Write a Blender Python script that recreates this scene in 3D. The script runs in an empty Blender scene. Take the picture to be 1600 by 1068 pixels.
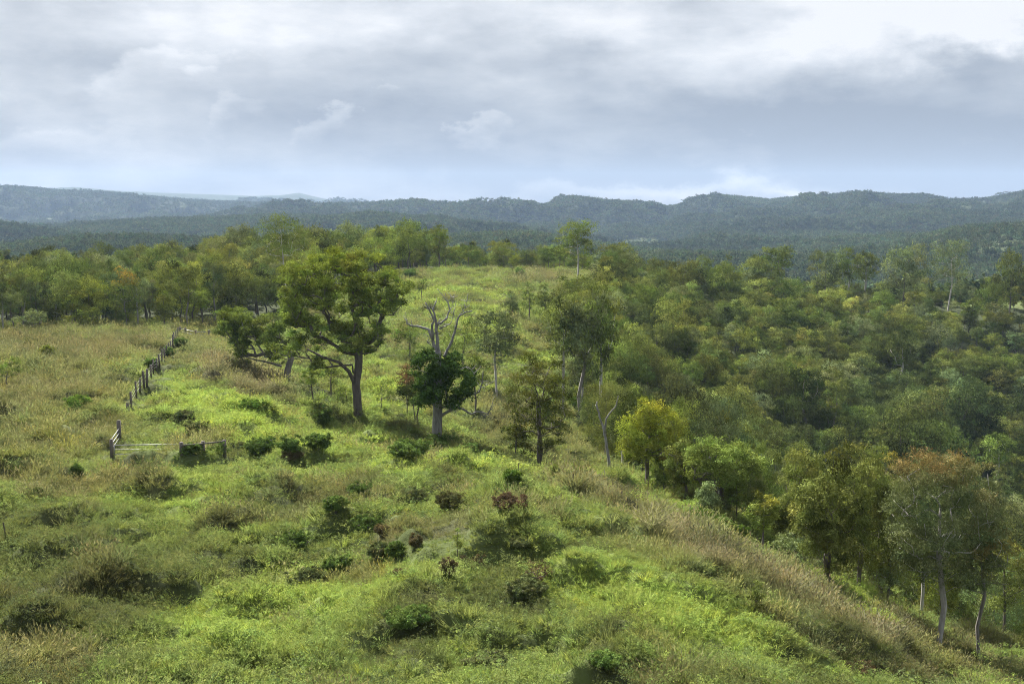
import bpy, math, time
import numpy as np
T0 = time.time()
RNG = np.random.default_rng(11)
# ------------------------------------------------------------------ camera maths
F = 1778.0; HZ = 328.0
PITCH = math.atan((534 - HZ) / F)
CF = np.array([0, math.cos(PITCH), -math.sin(PITCH)]); CU = np.array([0, math.sin(PITCH), math.cos(PITCH)]); CR = np.array([1., 0, 0])
def ray(px, py):
    return CR * (px - 800) / F + CU * (534 - py) / F + CF
def P(px, py, Y):
    d = ray(px, py); return d * (Y / d[1])
def proj(x, y, z):
    df = y * CF[1] + z * CF[2]; df = np.where(df < 0.1, 0.1, df)
    return 800 + F * x / df, 534 - F * (y * CU[1] + z * CU[2]) / df
def sstep(a, b, x):
    t = np.clip((x - a) / (b - a), 0, 1); return t * t * (3 - 2 * t)
# ------------------------------------------------------------------ noise
def _h(ix, iy, s):
    n = (ix.astype(np.int64) * 374761393 + iy.astype(np.int64) * 668265263 + s * 974634777) & 0xffffffff
    n = ((n ^ (n >> 13)) * 1274126177) & 0xffffffff
    return ((n ^ (n >> 16)) & 0xffff) / 65535.0
def vn(x, y, s=0):
    ix = np.floor(x); iy = np.floor(y); fx = x - ix; fy = y - iy
    fx = fx * fx * fx * (fx * (fx * 6 - 15) + 10); fy = fy * fy * fy * (fy * (fy * 6 - 15) + 10)
    a = _h(ix, iy, s); b = _h(ix + 1, iy, s); c = _h(ix, iy + 1, s); d = _h(ix + 1, iy + 1, s)
    return (a + (b - a) * fx) * (1 - fy) + (c + (d - c) * fx) * fy
def fbm(x, y, s=0, o=4):
    r = 0; a = .5; t = 0
    for k in range(o):
        r = r + a * vn(x, y, s + k * 17); t += a; a *= .5
        x, y = 1.6 * x + 1.2 * y + 7.3, -1.2 * x + 1.6 * y + 3.1
    return r / t
# ------------------------------------------------------------------ terrain
CT = []
def col(px, *pts):
    for py, Y in pts: CT.append(tuple(P(px, py, Y)))
def hid(px, *pts):
    for Y, z in pts: CT.append(((px - 800) / F * Y, Y, z))
for px in (-160, 0, 140):
    col(px, (1068, 32), (900, 45), (800, 57), (700, 76), (640, 94), (600, 112), (560, 138), (540, 160), (521, 190))
    hid(px, (215, -21.6), (250, -22), (350, -23), (450, -34), (700, -66))
col(280, (1068, 32), (900, 46), (800, 58), (700, 77), (640, 96), (580, 128), (540, 163), (522, 190))
hid(280, (215, -21.6), (250, -22), (350, -20.5), (450, -32), (700, -66))
col(420, (1068, 31), (900, 45), (800, 56), (700, 77), (650, 95), (605, 118), (585, 131)); hid(420, (145, -21.5))
col(420, (545, 185), (505, 225)); hid(420, (260, -20.5), (350, -18.5), (450, -30), (700, -66))
col(560, (1068, 31), (900, 43), (800, 55), (720, 74), (672, 98), (650, 116), (610, 140), (575, 162), (520, 195), (470, 235), (446, 268))
hid(560, (330, -17.5), (450, -30), (700, -66))
col(700, (1068, 31), (900, 42), (800, 52), (740, 66), (705, 83), (682, 98), (650, 118), (605, 146), (550, 180), (500, 215), (455, 255), (432, 282))
hid(700, (330, -16.5), (450, -30), (700, -66))
col(850, (1068, 31), (900, 41), (800, 51), (765, 62), (735, 86), (700, 107), (650, 138), (615, 160), (560, 190), (500, 225), (455, 262), (433, 290))
hid(850, (340, -17.5), (450, -32), (700, -66))
col(950, (1068, 31), (900, 41), (815, 51), (770, 64), (738, 84)); hid(950, (110, -25), (140, -30.5), (170, -31)); col(950, (433, 290))
hid(950, (225, -24.5), (345, -20), (450, -36), (700, -66))
col(1010, (1068, 31), (900, 41), (830, 50), (792, 62), (768, 79), (759, 86)); hid(1010, (120, -31), (170, -35), (220, -31), (300, -27), (350, -24), (450, -40), (700, -68))
col(1110, (1068, 32), (900, 42), (840, 53), (812, 64), (792, 77)); hid(1110, (100, -29), (130, -36), (175, -39), (225, -35), (300, -29), (350, -26), (450, -42), (700, -68))
col(1200, (1068, 33), (950, 43), (888, 54), (863, 66), (845, 77)); hid(1200, (100, -32), (140, -42), (180, -43.5), (230, -38.5), (300, -31), (350, -28), (450, -45), (700, -68))
col(1330, (1068, 35), (970, 46), (930, 57), (912, 69)); hid(1330, (95, -34), (140, -47), (180, -50), (250, -43), (320, -33), (350, -30), (450, -48), (700, -68))
col(1465, (1068, 46), (1008, 60), (972, 73)); hid(1465, (100, -39), (125, -47), (170, -56), (200, -55.5), (260, -47.5), (330, -35), (360, -31), (450, -50), (700, -70))
col(1600, (1066, 56), (1040, 65), (1020, 77)); hid(1600, (35, -15.5), (100, -42), (150, -56), (200, -60), (260, -54), (330, -40), (380, -30), (480, -50), (700, -72))
hid(1760, (35, -17), (60, -27), (100, -45), (150, -58), (200, -62), (260, -58), (330, -44), (400, -32), (500, -50), (700, -72))
CT = np.array(CT)
def uv(x, y):
    R = np.hypot(x, y); az = np.arctan2(x, y)
    return np.clip(az, -.5, .5) * 4.2, 2.4 * np.log(np.clip(R, 28, 720) / 30), R, az
CUU, CVV, _, _ = uv(CT[:, 0], CT[:, 1])
def phi(r2): return .5 * r2 * np.log(r2 + 1e-9)
_n = len(CT)
_K = phi((CUU[:, None] - CUU) ** 2 + (CVV[:, None] - CVV) ** 2) + np.eye(_n) * 2e-3
_Pm = np.stack([np.ones(_n), CUU, CVV], 1)
_A = np.block([[_K, _Pm], [_Pm.T, np.zeros((3, 3))]])
WTS = np.linalg.solve(_A, np.r_[CT[:, 2], 0, 0, 0])
def tps(x, y):
    u, v, R, az = uv(x, y)
    o = np.empty_like(u)
    for i in range(0, len(u), 40000):
        a = u[i:i + 40000]; b = v[i:i + 40000]
        o[i:i + 40000] = phi((a[:, None] - CUU) ** 2 + (b[:, None] - CVV) ** 2) @ WTS[:_n] + WTS[_n] + WTS[_n + 1] * a + WTS[_n + 2] * b
    return o
RIDGES = [  # distance, depth, skyline (px, py)
    (8000, 900, [(-900, 300), (-100, 300), (50, 299), (120, 295), (160, 298), (200, 301), (300, 304), (400, 307), (440, 306), (470, 302), (490, 307), (520, 313), (560, 316), (640, 316), (700, 321), (800, 330), (1200, 335), (2400, 320)]),
    (5200, 900, [(-900, 280), (-300, 288), (0, 299), (60, 300), (100, 304), (200, 309), (300, 316), (400, 321), (500, 327), (600, 331), (800, 340), (2400, 340)]),
    (3700, 800, [(-900, 400), (200, 372), (330, 348), (400, 336), (450, 329), (560, 324), (640, 321), (700, 324), (840, 326), (870, 320), (900, 318), (960, 323), (1050, 325), (1085, 315), (1130, 309), (1200, 315), (1270, 309), (1340, 305), (1380, 308), (1440, 311), (1480, 318), (1540, 317), (1600, 308), (1750, 300), (2100, 310), (2600, 300)]),
    (2750, 420, [(-900, 420), (500, 380), (700, 366), (850, 353), (960, 362), (1060, 356), (1180, 342), (1300, 345), (1450, 335), (1600, 338), (1900, 330), (2600, 340)]),
    (2300, 420, [(-900, 380), (-100, 368), (60, 362), (200, 350), (300, 347), (420, 341), (520, 343), (600, 339), (700, 348), (800, 356), (900, 372), (1000, 400), (2600, 420)]),
    (1250, 200, [(-900, 384), (0, 392), (60, 384), (130, 377), (240, 378), (300, 382), (500, 388), (600, 386), (740, 379), (840, 378), (900, 386), (1000, 404), (2600, 430)]),
    (1500, 260, [(-900, 440), (900, 430), (1030, 402), (1130, 410), (1250, 404), (1370, 394), (1440, 376), (1490, 364), (1560, 358), (1640, 356), (1800, 350), (2600, 360)]),
]
def hills(x, y):
    R = np.hypot(x, y); az = np.arctan2(x, y); azc = np.clip(az, -.85, .85); px = 800 + F * np.tan(azc)
    base = -78 + 14 * (fbm(x / 700, y / 700, 5, 3) - .5)
    z = base
    w1 = fbm(x / 420, y / 420, 31, 4); w2 = np.abs(fbm(x / 260, y / 260, 77, 4) - .5) * 2
    for D, W, sk in RIDGES:
        sk = np.array(sk, float)
        top = -(np.interp(px, sk[:, 0], sk[:, 1]) - HZ) / F * D * np.cos(azc) ** 0
        Dl = D * (1 + .0 * w1) / np.cos(azc) ** 0
        t = (R - Dl) / W
        prof = np.where(t < 0, np.exp(-(t * .9) ** 2), np.exp(-(t * .8) ** 2))
        side = prof * (1 - prof) * 4
        h = base + (top - base) * prof - side * (W * .1) * (w2 * 1.7 - .5) + side * W * .07 * (w1 - .5) * 2
        z = np.maximum(z, h) + .0
    return z
def mound(x, y, R):
    a = fbm(x / 3.4, y / 2.8, 3, 3); b = fbm(x / 1.3, y / 1.2, 9, 2)
    m = 3.3 * np.maximum(a - .42, 0) + .35 * (b - .5)
    m = m + .9 * (fbm(x / 11, y / 11, 21, 2) - .5) - .48
    return m * sstep(12, 26, R) * (1 - .45 * sstep(110, 260, R))
def H(x, y, bump=True):
    x = np.atleast_1d(np.asarray(x, float)); y = np.atleast_1d(np.asarray(y, float))
    R = np.hypot(x, y); az = np.abs(np.arctan2(x, y))
    z = np.full(x.shape, -78.0)
    n = R < 950
    if n.any():
        z[n] = tps(x[n], y[n])
        q = n & (az > .5); z[q] = z[q] + (-24 - z[q]) * sstep(.7, 3.0, az[q])
        q = R < 30; z[q] = -4.5 + (z[q] + 4.5) * (R[q] / 30) ** 1.0
    f = R > 430
    if f.any():
        hz = hills(x[f], y[f]); w = sstep(430, 900, R[f]); z[f] = z[f] * (1 - w) + hz * w
    if bump: z = z + mound(x, y, R) * (R < 700)
    return z
def Hs(x, y, bump=True): return float(H(x, y, bump)[0])
def ground_at(px, py, y0=22, y1=420):
    Y = np.arange(y0, y1, .25); d = ray(px, py); s = Y / d[1]
    x = d[0] * s; z = d[2] * s
    g = H(x, Y)
    i = np.where(z < g)[0]
    i = i[0] if len(i) else np.argmin(z - g)
    return np.array([x[i], Y[i], Hs(x[i], Y[i])])
# ------------------------------------------------------------------ materials
def newmat(name):
    m = bpy.data.materials.new(name); m.use_nodes = True; m.node_tree.nodes.clear(); return m, m.node_tree
def N(nt, t, **k):
    n = nt.nodes.new(t)
    for a, b in k.items():
        if a.startswith('_'): setattr(n, a[1:], b)
        else: n.inputs[a if not a.isdigit() else int(a)].default_value = b
    return n
def mth(nt, op, a, b=None, c=None):
    n = nt.nodes.new('ShaderNodeMath'); n.operation = op
    for i, v in enumerate((a, b, c)):
        if v is None: continue
        if isinstance(v, (int, float)): n.inputs[i].default_value = v
        else: nt.links.new(v, n.inputs[i])
    return n.outputs[0]
def mixc(nt, fac, a, b, mode='MIX'):
    n = nt.nodes.new('ShaderNodeMix'); n.data_type = 'RGBA'; n.blend_type = mode
    for s, v in ((n.inputs[0], fac), (n.inputs[6], a), (n.inputs[7], b)):
        if isinstance(v, (int, float)): s.default_value = v
        elif isinstance(v, tuple): s.default_value = (*v, 1)
        else: nt.links.new(v, s)
    return n.outputs[2]
def leaf_mat(name, src, trans=.2, gloss=0, tint=(1.12, 1.15, .75)):
    """src: 'OBJ' object colour, 'INST' instancer attribute, 'ATTR' only face colour"""
    m, nt = newmat(name); L = nt.links
    fc = N(nt, 'ShaderNodeAttribute', _attribute_name='lc')
    c = fc.outputs['Color']
    if src == 'OBJ':
        oi = N(nt, 'ShaderNodeObjectInfo'); c = mixc(nt, 1.0, c, oi.outputs['Color'], 'MULTIPLY')
    elif src == 'INST':
        ia = N(nt, 'ShaderNodeAttribute', _attribute_type='INSTANCER', _attribute_name='icol'); c = mixc(nt, 1.0, c, ia.outputs['Color'], 'MULTIPLY')
    d = N(nt, 'ShaderNodeBsdfDiffuse'); L.new(c, d.inputs['Color'])
    t = N(nt, 'ShaderNodeBsdfTranslucent'); L.new(mixc(nt, 1.0, c, tint, 'MULTIPLY'), t.inputs['Color'])
    ms = N(nt, 'ShaderNodeMixShader', Fac=trans); L.new(d.outputs[0], ms.inputs[1]); L.new(t.outputs[0], ms.inputs[2])
    out = N(nt, 'ShaderNodeOutputMaterial')
    if gloss > 0:
        g = N(nt, 'ShaderNodeBsdfGlossy', Roughness=.45); g.inputs['Color'].default_value = (.8, .85, .8, 1)
        m2 = N(nt, 'ShaderNodeMixShader', Fac=gloss); L.new(ms.outputs[0], m2.inputs[1]); L.new(g.outputs[0], m2.inputs[2]); L.new(m2.outputs[0], out.inputs[0])
    else: L.new(ms.outputs[0], out.inputs[0])
    return m
def rough_mat(name, c1, c2, scale=3, stretch=(1, 1, .25), rough=.9, bump=.3):
    m, nt = newmat(name); L = nt.links
    tc = N(nt, 'ShaderNodeTexCoord'); mp = N(nt, 'ShaderNodeMapping', Scale=stretch); L.new(tc.outputs['Object'], mp.inputs[0])
    n = N(nt, 'ShaderNodeTexNoise', Scale=scale, Detail=5.0, Roughness=.65); L.new(mp.outputs[0], n.inputs['Vector'])
    f = N(nt, 'ShaderNodeMapRange'); f.inputs[1].default_value = .3; f.inputs[2].default_value = .7; L.new(n.outputs[0], f.inputs[0])
    c = mixc(nt, f.outputs[0], c1, c2)
    b = N(nt, 'ShaderNodeBsdfPrincipled', Roughness=rough); L.new(c, b.inputs['Base Color'])
    bp = N(nt, 'ShaderNodeBump', Strength=bump, Distance=.05); L.new(n.outputs[0], bp.inputs['Height']); L.new(bp.outputs[0], b.inputs['Normal'])
    o = N(nt, 'ShaderNodeOutputMaterial'); L.new(b.outputs[0], o.inputs[0]); return m
M_LEAF = leaf_mat('leaf_object', 'OBJ'); M_LEAFI = leaf_mat('leaf_instance', 'INST'); M_FAR = leaf_mat('leaf_far', 'INST', .2, 0)
M_GRASS = leaf_mat('grass_blades', 'INST', .5, 0, (1.08, 1.08, .85))
M_BARK = rough_mat('bark_dark', (.055, .045, .038), (.15, .13, .115), 4)
M_BARKM = rough_mat('bark_grey', (.10, .09, .08), (.25, .23, .21), 4)
M_PALE = rough_mat('bark_pale', (.22, .20, .19), (.5, .48, .46), 5)
M_DEAD = rough_mat('bark_dead', (.09, .087, .085), (.25, .242, .235), 6)
M_WOOD = rough_mat('fence_wood', (.05, .042, .036), (.17, .15, .13), 8, (1, 1, .1))
M_STEEL, nt = newmat('galvanised_steel')
b = N(nt, 'ShaderNodeBsdfPrincipled', Metallic=.6, Roughness=.5); b.inputs['Base Color'].default_value = (.24, .245, .24, 1)
nt.links.new(b.outputs[0], N(nt, 'ShaderNodeOutputMaterial').inputs[0])
M_RUST = rough_mat('picket_steel', (.03, .025, .02), (.09, .07, .05), 8)
# ground: colour attribute broken up by procedural noise
M_GROUND, nt = newmat('ground_soil_and_grass'); L = nt.links
at = N(nt, 'ShaderNodeAttribute', _attribute_name='gc'); tc = N(nt, 'ShaderNodeTexCoord')
n1 = N(nt, 'ShaderNodeTexNoise', Scale=1.3, Detail=6.0, Roughness=.7); L.new(tc.outputs['Object'], n1.inputs['Vector'])
n2 = N(nt, 'ShaderNodeTexNoise', Scale=.012, Detail=6.0, Roughness=.6); L.new(tc.outputs['Object'], n2.inputs['Vector'])
v = mth(nt, 'ADD', mth(nt, 'MULTIPLY', n1.outputs[0], .9), mth(nt, 'MULTIPLY_ADD', n2.outputs[0], .5, .3))
cc = N(nt, 'ShaderNodeCombineColor'); [L.new(v, cc.inputs[i]) for i in range(3)]
c = mixc(nt, 1.0, at.outputs['Color'], cc.outputs[0], 'MULTIPLY')
b = N(nt, 'ShaderNodeBsdfPrincipled', Roughness=1.0); b.inputs['Specular IOR Level'].default_value = .1; L.new(c, b.inputs['Base Color'])
bp = N(nt, 'ShaderNodeBump', Strength=.6, Distance=.3); L.new(n1.outputs[0], bp.inputs['Height']); L.new(bp.outputs[0], b.inputs['Normal'])
L.new(b.outputs[0], N(nt, 'ShaderNodeOutputMaterial').inputs[0])
# ------------------------------------------------------------------ object helpers
COL = bpy.context.scene.collection
def tag(o, label=None, cat=None, group=None, kind=None):
    if label: o['label'] = label
    if cat: o['category'] = cat
    if group: o['group'] = group
    if kind: o['kind'] = kind
    return o
def mesh(name, V, Fq, mats, lc=None, smooth=False, midx=None):
    """Fq: list of face index arrays (n,3) or (n,4)"""
    me = bpy.data.meshes.new(name); V = np.asarray(V, np.float32)
    Fq = [f for f in Fq if len(f)]
    me.vertices.add(len(V)); me.vertices.foreach_set('co', V.ravel())
    ln = sum(f.size for f in Fq); nf = sum(len(f) for f in Fq)
    if nf:
        me.loops.add(ln); me.polygons.add(nf)
        me.loops.foreach_set('vertex_index', np.concatenate([f.ravel() for f in Fq]).astype(np.int32))
        tot = np.concatenate([np.full(len(f), f.shape[1]) for f in Fq]); st = np.r_[0, np.cumsum(tot)[:-1]]
        me.polygons.foreach_set('loop_start', st.astype(np.int32))
        try: me.polygons.foreach_set('loop_total', tot.astype(np.int32))
        except Exception: pass
        if smooth: me.polygons.foreach_set('use_smooth', np.ones(nf, bool))
        if midx is not None: me.polygons.foreach_set('material_index', midx.astype(np.int32))
        if lc is not None:
            a = me.attributes.new('lc', 'FLOAT_COLOR', 'FACE'); a.data.foreach_set('color', np.c_[lc, np.ones(len(lc))].astype(np.float32).ravel())
    for m in mats: me.materials.append(m)
    me.update(calc_edges=True); return me
def link(name, me, parent=None):
    o = bpy.data.objects.new(name, me); COL.objects.link(o)
    if parent: o.parent = parent
    return o
def empty(name, loc, rz=0, s=1):
    o = bpy.data.objects.new(name, None); COL.objects.link(o); o.location = [float(q) for q in loc]
    o.rotation_euler = (0, 0, rz); o.scale = (s, s, s); o.empty_display_size = .3; return o
# ------------------------------------------------------------------ tubes, skeletons, leaves
class Tub:
    def __init__(s): s.V = []; s.F = []; s.n = 0
    def tube(s, pts, rad, k=6, cap=True):
        pts = np.asarray(pts, float); n = len(pts)
        t = np.gradient(pts, axis=0); t /= np.linalg.norm(t, axis=1)[:, None] + 1e-9
        ref = np.array([.31, .95, .05]) if abs(t[0][2]) > .7 else np.array([0, 0, 1.])
        a = np.cross(t, ref); a /= np.linalg.norm(a, axis=1)[:, None] + 1e-9; b = np.cross(t, a)
        th = np.arange(k) * 2 * math.pi / k
        ring = pts[:, None] + np.asarray(rad)[:, None, None] * (a[:, None] * np.cos(th)[None, :, None] + b[:, None] * np.sin(th)[None, :, None])
        s.V.append(ring.reshape(-1, 3)); i = np.arange(n - 1)[:, None] * k; j = np.arange(k)[None]; j2 = (j + 1) % k
        s.F.append((np.stack([i + j, i + j2, i + k + j2, i + k + j], -1)).reshape(-1, 4) + s.n)
        s.n += n * k
        if cap:
            s.V.append(pts[[0, -1]]); j = np.arange(k); j2 = (j + 1) % k
            s.F.append(np.stack([j + s.n - n * k, j2 + s.n - n * k, np.full(k, s.n), np.full(k, s.n)], -1)[:, :0].reshape(-1, 4) if False else np.zeros((0, 4), int))
            e = s.n - k
            s.F.append(np.stack([e + j, e + j2, np.full(k, s.n + 1), np.full(k, s.n + 1)], -1)[:0])
            s.T = getattr(s, 'T', []); s.T.append(np.stack([e + j, e + j2, np.full(k, s.n + 1)], -1)); s.T.append(np.stack([e - (n - 1) * k + j2, e - (n - 1) * k + j, np.full(k, s.n)], -1))
            s.n += 2
    def box(s, c, half, ax=None):
        ax = np.eye(3) if ax is None else ax
        q = np.array([[x, y, z] for z in (-1, 1) for x, y in ((-1, -1), (1, -1), (1, 1), (-1, 1))]) * half
        s.V.append(np.asarray(c) + q @ ax)
        s.F.append(np.array([[0, 3, 2, 1], [4, 5, 6, 7], [0, 1, 5, 4], [1, 2, 6, 5], [2, 3, 7, 6], [3, 0, 4, 7]]) + s.n); s.n += 8
    def mesh(s, name, mat, smooth=True):
        T = getattr(s, 'T', [])
        return mesh(name, np.concatenate(s.V), [np.concatenate([f for f in s.F if len(f)])] + ([np.concatenate(T)] if T else []), [mat], smooth=smooth)
def unit(v): return v / (np.linalg.norm(v, axis=-1, keepdims=True) + 1e-9)
def leaves(rng, C, Rr, n, size, flat=.85, asp=.45, droop=.0, rand=.5, tone=.22, tip=None, fill=.26):
    """C (m,3) clump centres, Rr (m,) radii, n leaves per clump -> V,F,lc.  tip=(z0,z1,rgb multiplier)"""
    C = np.asarray(C, float); Rr = np.asarray(Rr, float); m = len(C)
    cnt = np.maximum(6, (n * (Rr / Rr.mean()) ** 1.6)).astype(int); idx = np.repeat(np.arange(m), cnt); k = len(idx)
    sub = np.arange(k) // 9; first = np.r_[0, np.flatnonzero((np.diff(sub) > 0) | (np.diff(idx) > 0)) + 1]; sid = np.zeros(k, int); sid[first[1:]] = 1; sid = np.cumsum(sid); ns = sid[-1] + 1
    d = unit(rng.normal(size=(ns, 3)))[sid]; d[:, 2] = np.where(d[:, 2] < -.35, -d[:, 2], d[:, 2])
    lob = 1 + .28 * np.sin(d[:, 0] * 5 + idx * 1.7) * np.sin(d[:, 1] * 5 + idx * 2.3 + d[:, 2] * 4)
    r = (rng.random(ns) ** fill)[sid] * lob
    sc = np.stack([np.ones(m), rng.uniform(.8, 1.15, m), flat * rng.uniform(.8, 1.2, m)], 1)
    pos = C[idx] + d * r[:, None] * Rr[idx][:, None] * sc[idx] + rng.normal(size=(k, 3)) * (np.maximum(.13 * Rr[idx], size * .55))[:, None] * [1, 1, .7]
    nr = unit(d + (rng.normal(size=(ns, 3)) * rand)[sid] + rng.normal(size=(k, 3)) * .38)
    a = rng.normal(size=(k, 3)); a[:, 2] -= droop; a = unit(a - nr * (a * nr).sum(1, keepdims=True)); b = np.cross(nr, a)
    s = size * rng.uniform(.6, 1.3, k)[:, None]
    V = np.stack([pos - a * s * .5, pos + b * s * asp * .5, pos + a * s * .5, pos - b * s * asp * .5], 1).reshape(-1, 3)
    Fc = np.arange(4 * k).reshape(-1, 4)
    ct = (1 + tone * rng.normal(size=m))[idx] * (1 + .16 * rng.normal(size=k)) * (1 + .2 * rng.normal(size=ns))[sid]; ct = np.clip(ct, .3, 2.0)
    lc = ct[:, None] * np.array([1, 1, 1.0]); lc[:, 0] *= (1 + .06 * rng.normal(size=m))[idx]
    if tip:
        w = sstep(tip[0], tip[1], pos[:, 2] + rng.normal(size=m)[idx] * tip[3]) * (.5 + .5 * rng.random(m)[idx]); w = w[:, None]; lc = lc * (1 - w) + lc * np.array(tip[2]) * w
    return V, Fc, lc
def skeleton(rng, trunk, C, r0, rtip=.02, zmin=.3, sides=6, bend=.25, wig=.06, drop=.2, Rr=None):
    """grow limbs from the trunk path to every clump centre; returns Tub"""
    trunk = np.asarray(trunk, float)
    nodes = [trunk[0]]; par = [-1]; chains = []
    ch = [0]
    for a, b in zip(trunk[:-1], trunk[1:]):
        m = max(2, int(np.linalg.norm(b - a) / max(.4, trunk[-1][2] * .07)))
        for t in np.arange(1, m + 1) / m:
            nodes.append(a + (b - a) * t); par.append(len(nodes) - 2); ch.append(len(nodes) - 1)
    chains.append(ch); zt = trunk[-1][2]
    if len(C):
        tg = np.array(C, float); tg[:, 2] -= (np.asarray(Rr) if Rr is not None else 0) * drop
        tips = [len(nodes) - 1]
        for i in np.argsort(np.linalg.norm(tg - trunk[-1] * [1, 1, .8], axis=1)):
            t = tg[i]; A = np.array(nodes); dist = np.linalg.norm(A - t, axis=1)
            cost = dist + 1.3 * np.maximum(0, A[:, 2] - t[2] + .25 * dist) + np.where(A[:, 2] < zmin * zt, 50 + 5 * (zmin * zt - A[:, 2]), 0)
            j = int(np.argmin(cost)); a = A[j]; v = t - a; l = np.linalg.norm(v)
            if l < .15: continue
            m = int(np.clip(l / .6, 2, 6)); base_dir = unit(a - A[par[j]]) if par[j] >= 0 else np.array([0, 0, 1.])
            c1 = a + (base_dir * .5 + unit(v * [1, 1, .4]) * .5) * l * bend * 1.6
            ch = [j]; prev = j
            for q in np.arange(1, m + 1) / m:
                p = a * (1 - q) ** 2 + 2 * c1 * q * (1 - q) + t * q * q + (rng.normal(size=3) * wig * l * (q < 1))
                nodes.append(p); par.append(prev); prev = len(nodes) - 1; ch.append(prev)
            chains.append(ch); tips.append(prev)
    else: tips = [len(nodes) - 1]
    cnt = np.zeros(len(nodes))
    for t in tips:
        while t >= 0: cnt[t] += 1; t = par[t]
    cnt = np.maximum(cnt, 1); pw = math.log(r0 / rtip) / math.log(max(cnt[0], 2))
    rad = rtip * cnt ** pw; A = np.array(nodes)
    tn = chains[0]; z = A[tn, 2] - A[0, 2]; rad[tn] *= 1 + .35 * np.exp(-z / (r0 * 2.2)); 
    if len(C) == 0: rad[tn] = r0 * (1 - .75 * z / max(z.max(), .1))
    else: rad[tn] = np.maximum(rad[tn], r0 * .9 * (1 - .75 * (z / max(z.max(), .1))))
    T = Tub()
    for k, ch in enumerate(chains):
        r = rad[ch].copy()
        if k: r[0] = min(r[0], r[1] * 1.15)
        T.tube(A[ch], r, sides if k == 0 else max(4, sides - 2 if r[0] < .05 else sides))
    return T
def blob_pts(rng, n, W, z0, z1, shape='round', gap=.55, thin=0.0, D=None):
    """clump centres inside a crown envelope of width W between z0 and z1"""
    out = []; D = D or W; hh = (z1 - z0)
    r = .5 * (W * D * hh / n) ** (1 / 3); tries = 0
    while len(out) < n and tries < n * 60:
        tries += 1
        d = unit(rng.normal(size=3)); q = rng.random() ** (.28 if shape != 'solid' else .5)
        p = d * q
        t = (p[2] + 1) / 2
        if shape == 'round': w = 1.0
        elif shape == 'spread': w = 1.0; p[2] = p[2] if p[2] > -.45 else -p[2]
        elif shape == 'cone': w = 1.25 - .9 * t
        elif shape == 'vase': w = .55 + .6 * t
        elif shape == 'column': w = 1.0
        else: w = 1.0
        p = np.array([p[0] * W / 2 * w, p[1] * D / 2 * w, z0 + t * hh])
        if any(np.linalg.norm((p - o) * [1, 1, 1.3]) < r * 2 * gap for o in out): continue
        out.append(p)
    return np.array(out), r
def treedata(seed, h, W, z0f=.35, n=30, shape='round', leaf=.3, nl=90, r0=None, lean=(0, 0), trunks=1, cr=1.0, flat=.85, droop=0, tone=.25, tip=None, zmin=.35, asp=.45, sides=5, top=.9, rand=.5, D=None, gap=.55):
    rng = np.random.default_rng(seed)
    C, r = blob_pts(rng, n, W, h * z0f, h * top, shape, gap=gap, D=D)
    C[:, 0] += lean[0] * (C[:, 2] / h); C[:, 1] += lean[1] * (C[:, 2] / h)
    Rr = r * cr * rng.uniform(.7, 1.35, len(C)) * 1.15
    r0 = r0 or h * .017
    T = None; th = h * (z0f + (1 - z0f) * .55)
    for k in range(trunks):
        o = np.array([0, 0, 0.]) if k == 0 else np.r_[rng.normal(size=2) * .25, 0]
        tr = [o + [0, 0, -.4]]
        for q in (.3, .6, 1): tr.append(o + [lean[0] * q * th / h + rng.normal() * .018 * h + o[0] * q * 2.5, lean[1] * q + rng.normal() * .018 * h + o[1] * q * 2.5, th * q])
        sel = np.arange(len(C)) % trunks == k
        t = skeleton(rng, tr, C[sel], r0 / (1 + .35 * k), max(.012, r0 * .09), zmin, sides, Rr=Rr[sel])
        if T is None: T = t
        else:
            T.V += t.V; T.F += [f + T.n for f in t.F]; T.T += [f + T.n for f in t.T]; T.n += t.n
    if tip: tip = (tip[0] * h, tip[1] * h, tip[2], .05 * h)
    V, Fc, lc = leaves(rng, C, Rr, nl, leaf, flat, asp, droop, rand=rand, tone=tone, tip=tip)
    return T, V, Fc, lc
# ------------------------------------------------------------------ forest prototypes (about 11 m tall)
PROTO = []
def proto(seed, mat=M_BARK, **k):
    T, V, Fc, lc = treedata(seed, **k)
    PROTO.append(dict(T=T, V=V, F=Fc, lc=lc, h=k['h'], W=k['W'], tm=T.mesh('limbs', mat), cm=mesh('leaves', V, [Fc], [M_LEAF], lc)))
for i in range(5): proto(100 + i, h=11, W=6.8, z0f=(.3, .12, .3, .15, .22)[i], n=(16, 22, 14, 20, 18)[i], gap=.85, leaf=.30, nl=420, shape='round', cr=1.05)              # 0-4 billowy
for i in range(3): proto(120 + i, (M_BARKM, M_PALE, M_PALE)[i], h=12, W=5.2, z0f=.4, n=15, gap=.85, leaf=.28, nl=380, shape='vase', cr=1.0)        # 5-7 tall open
for i in range(2): proto(140 + i, h=10, W=5.0, z0f=.18, n=18, gap=.8, leaf=.28, nl=330, shape='cone', droop=.5)              # 8-9 conical
for i in range(2): proto(150 + i, h=9, W=7.5, z0f=.3, n=20, gap=.85, leaf=.3, nl=380, shape='spread')                      # 10-11 broad
for i in range(5): proto(160 + i, (M_BARK, M_BARKM, M_PALE, M_BARK, M_BARKM)[i], h=11, W=(6.8, 5.4, 5.2, 4.6, 6.4)[i], z0f=(.2, .3, .35, .15, .1)[i], n=(26, 24, 20, 24, 28)[i], gap=.8, leaf=.17, nl=720, shape=('round', 'round', 'vase', 'cone', 'round')[i], droop=.5)
print('proto', time.time() - T0)
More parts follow.
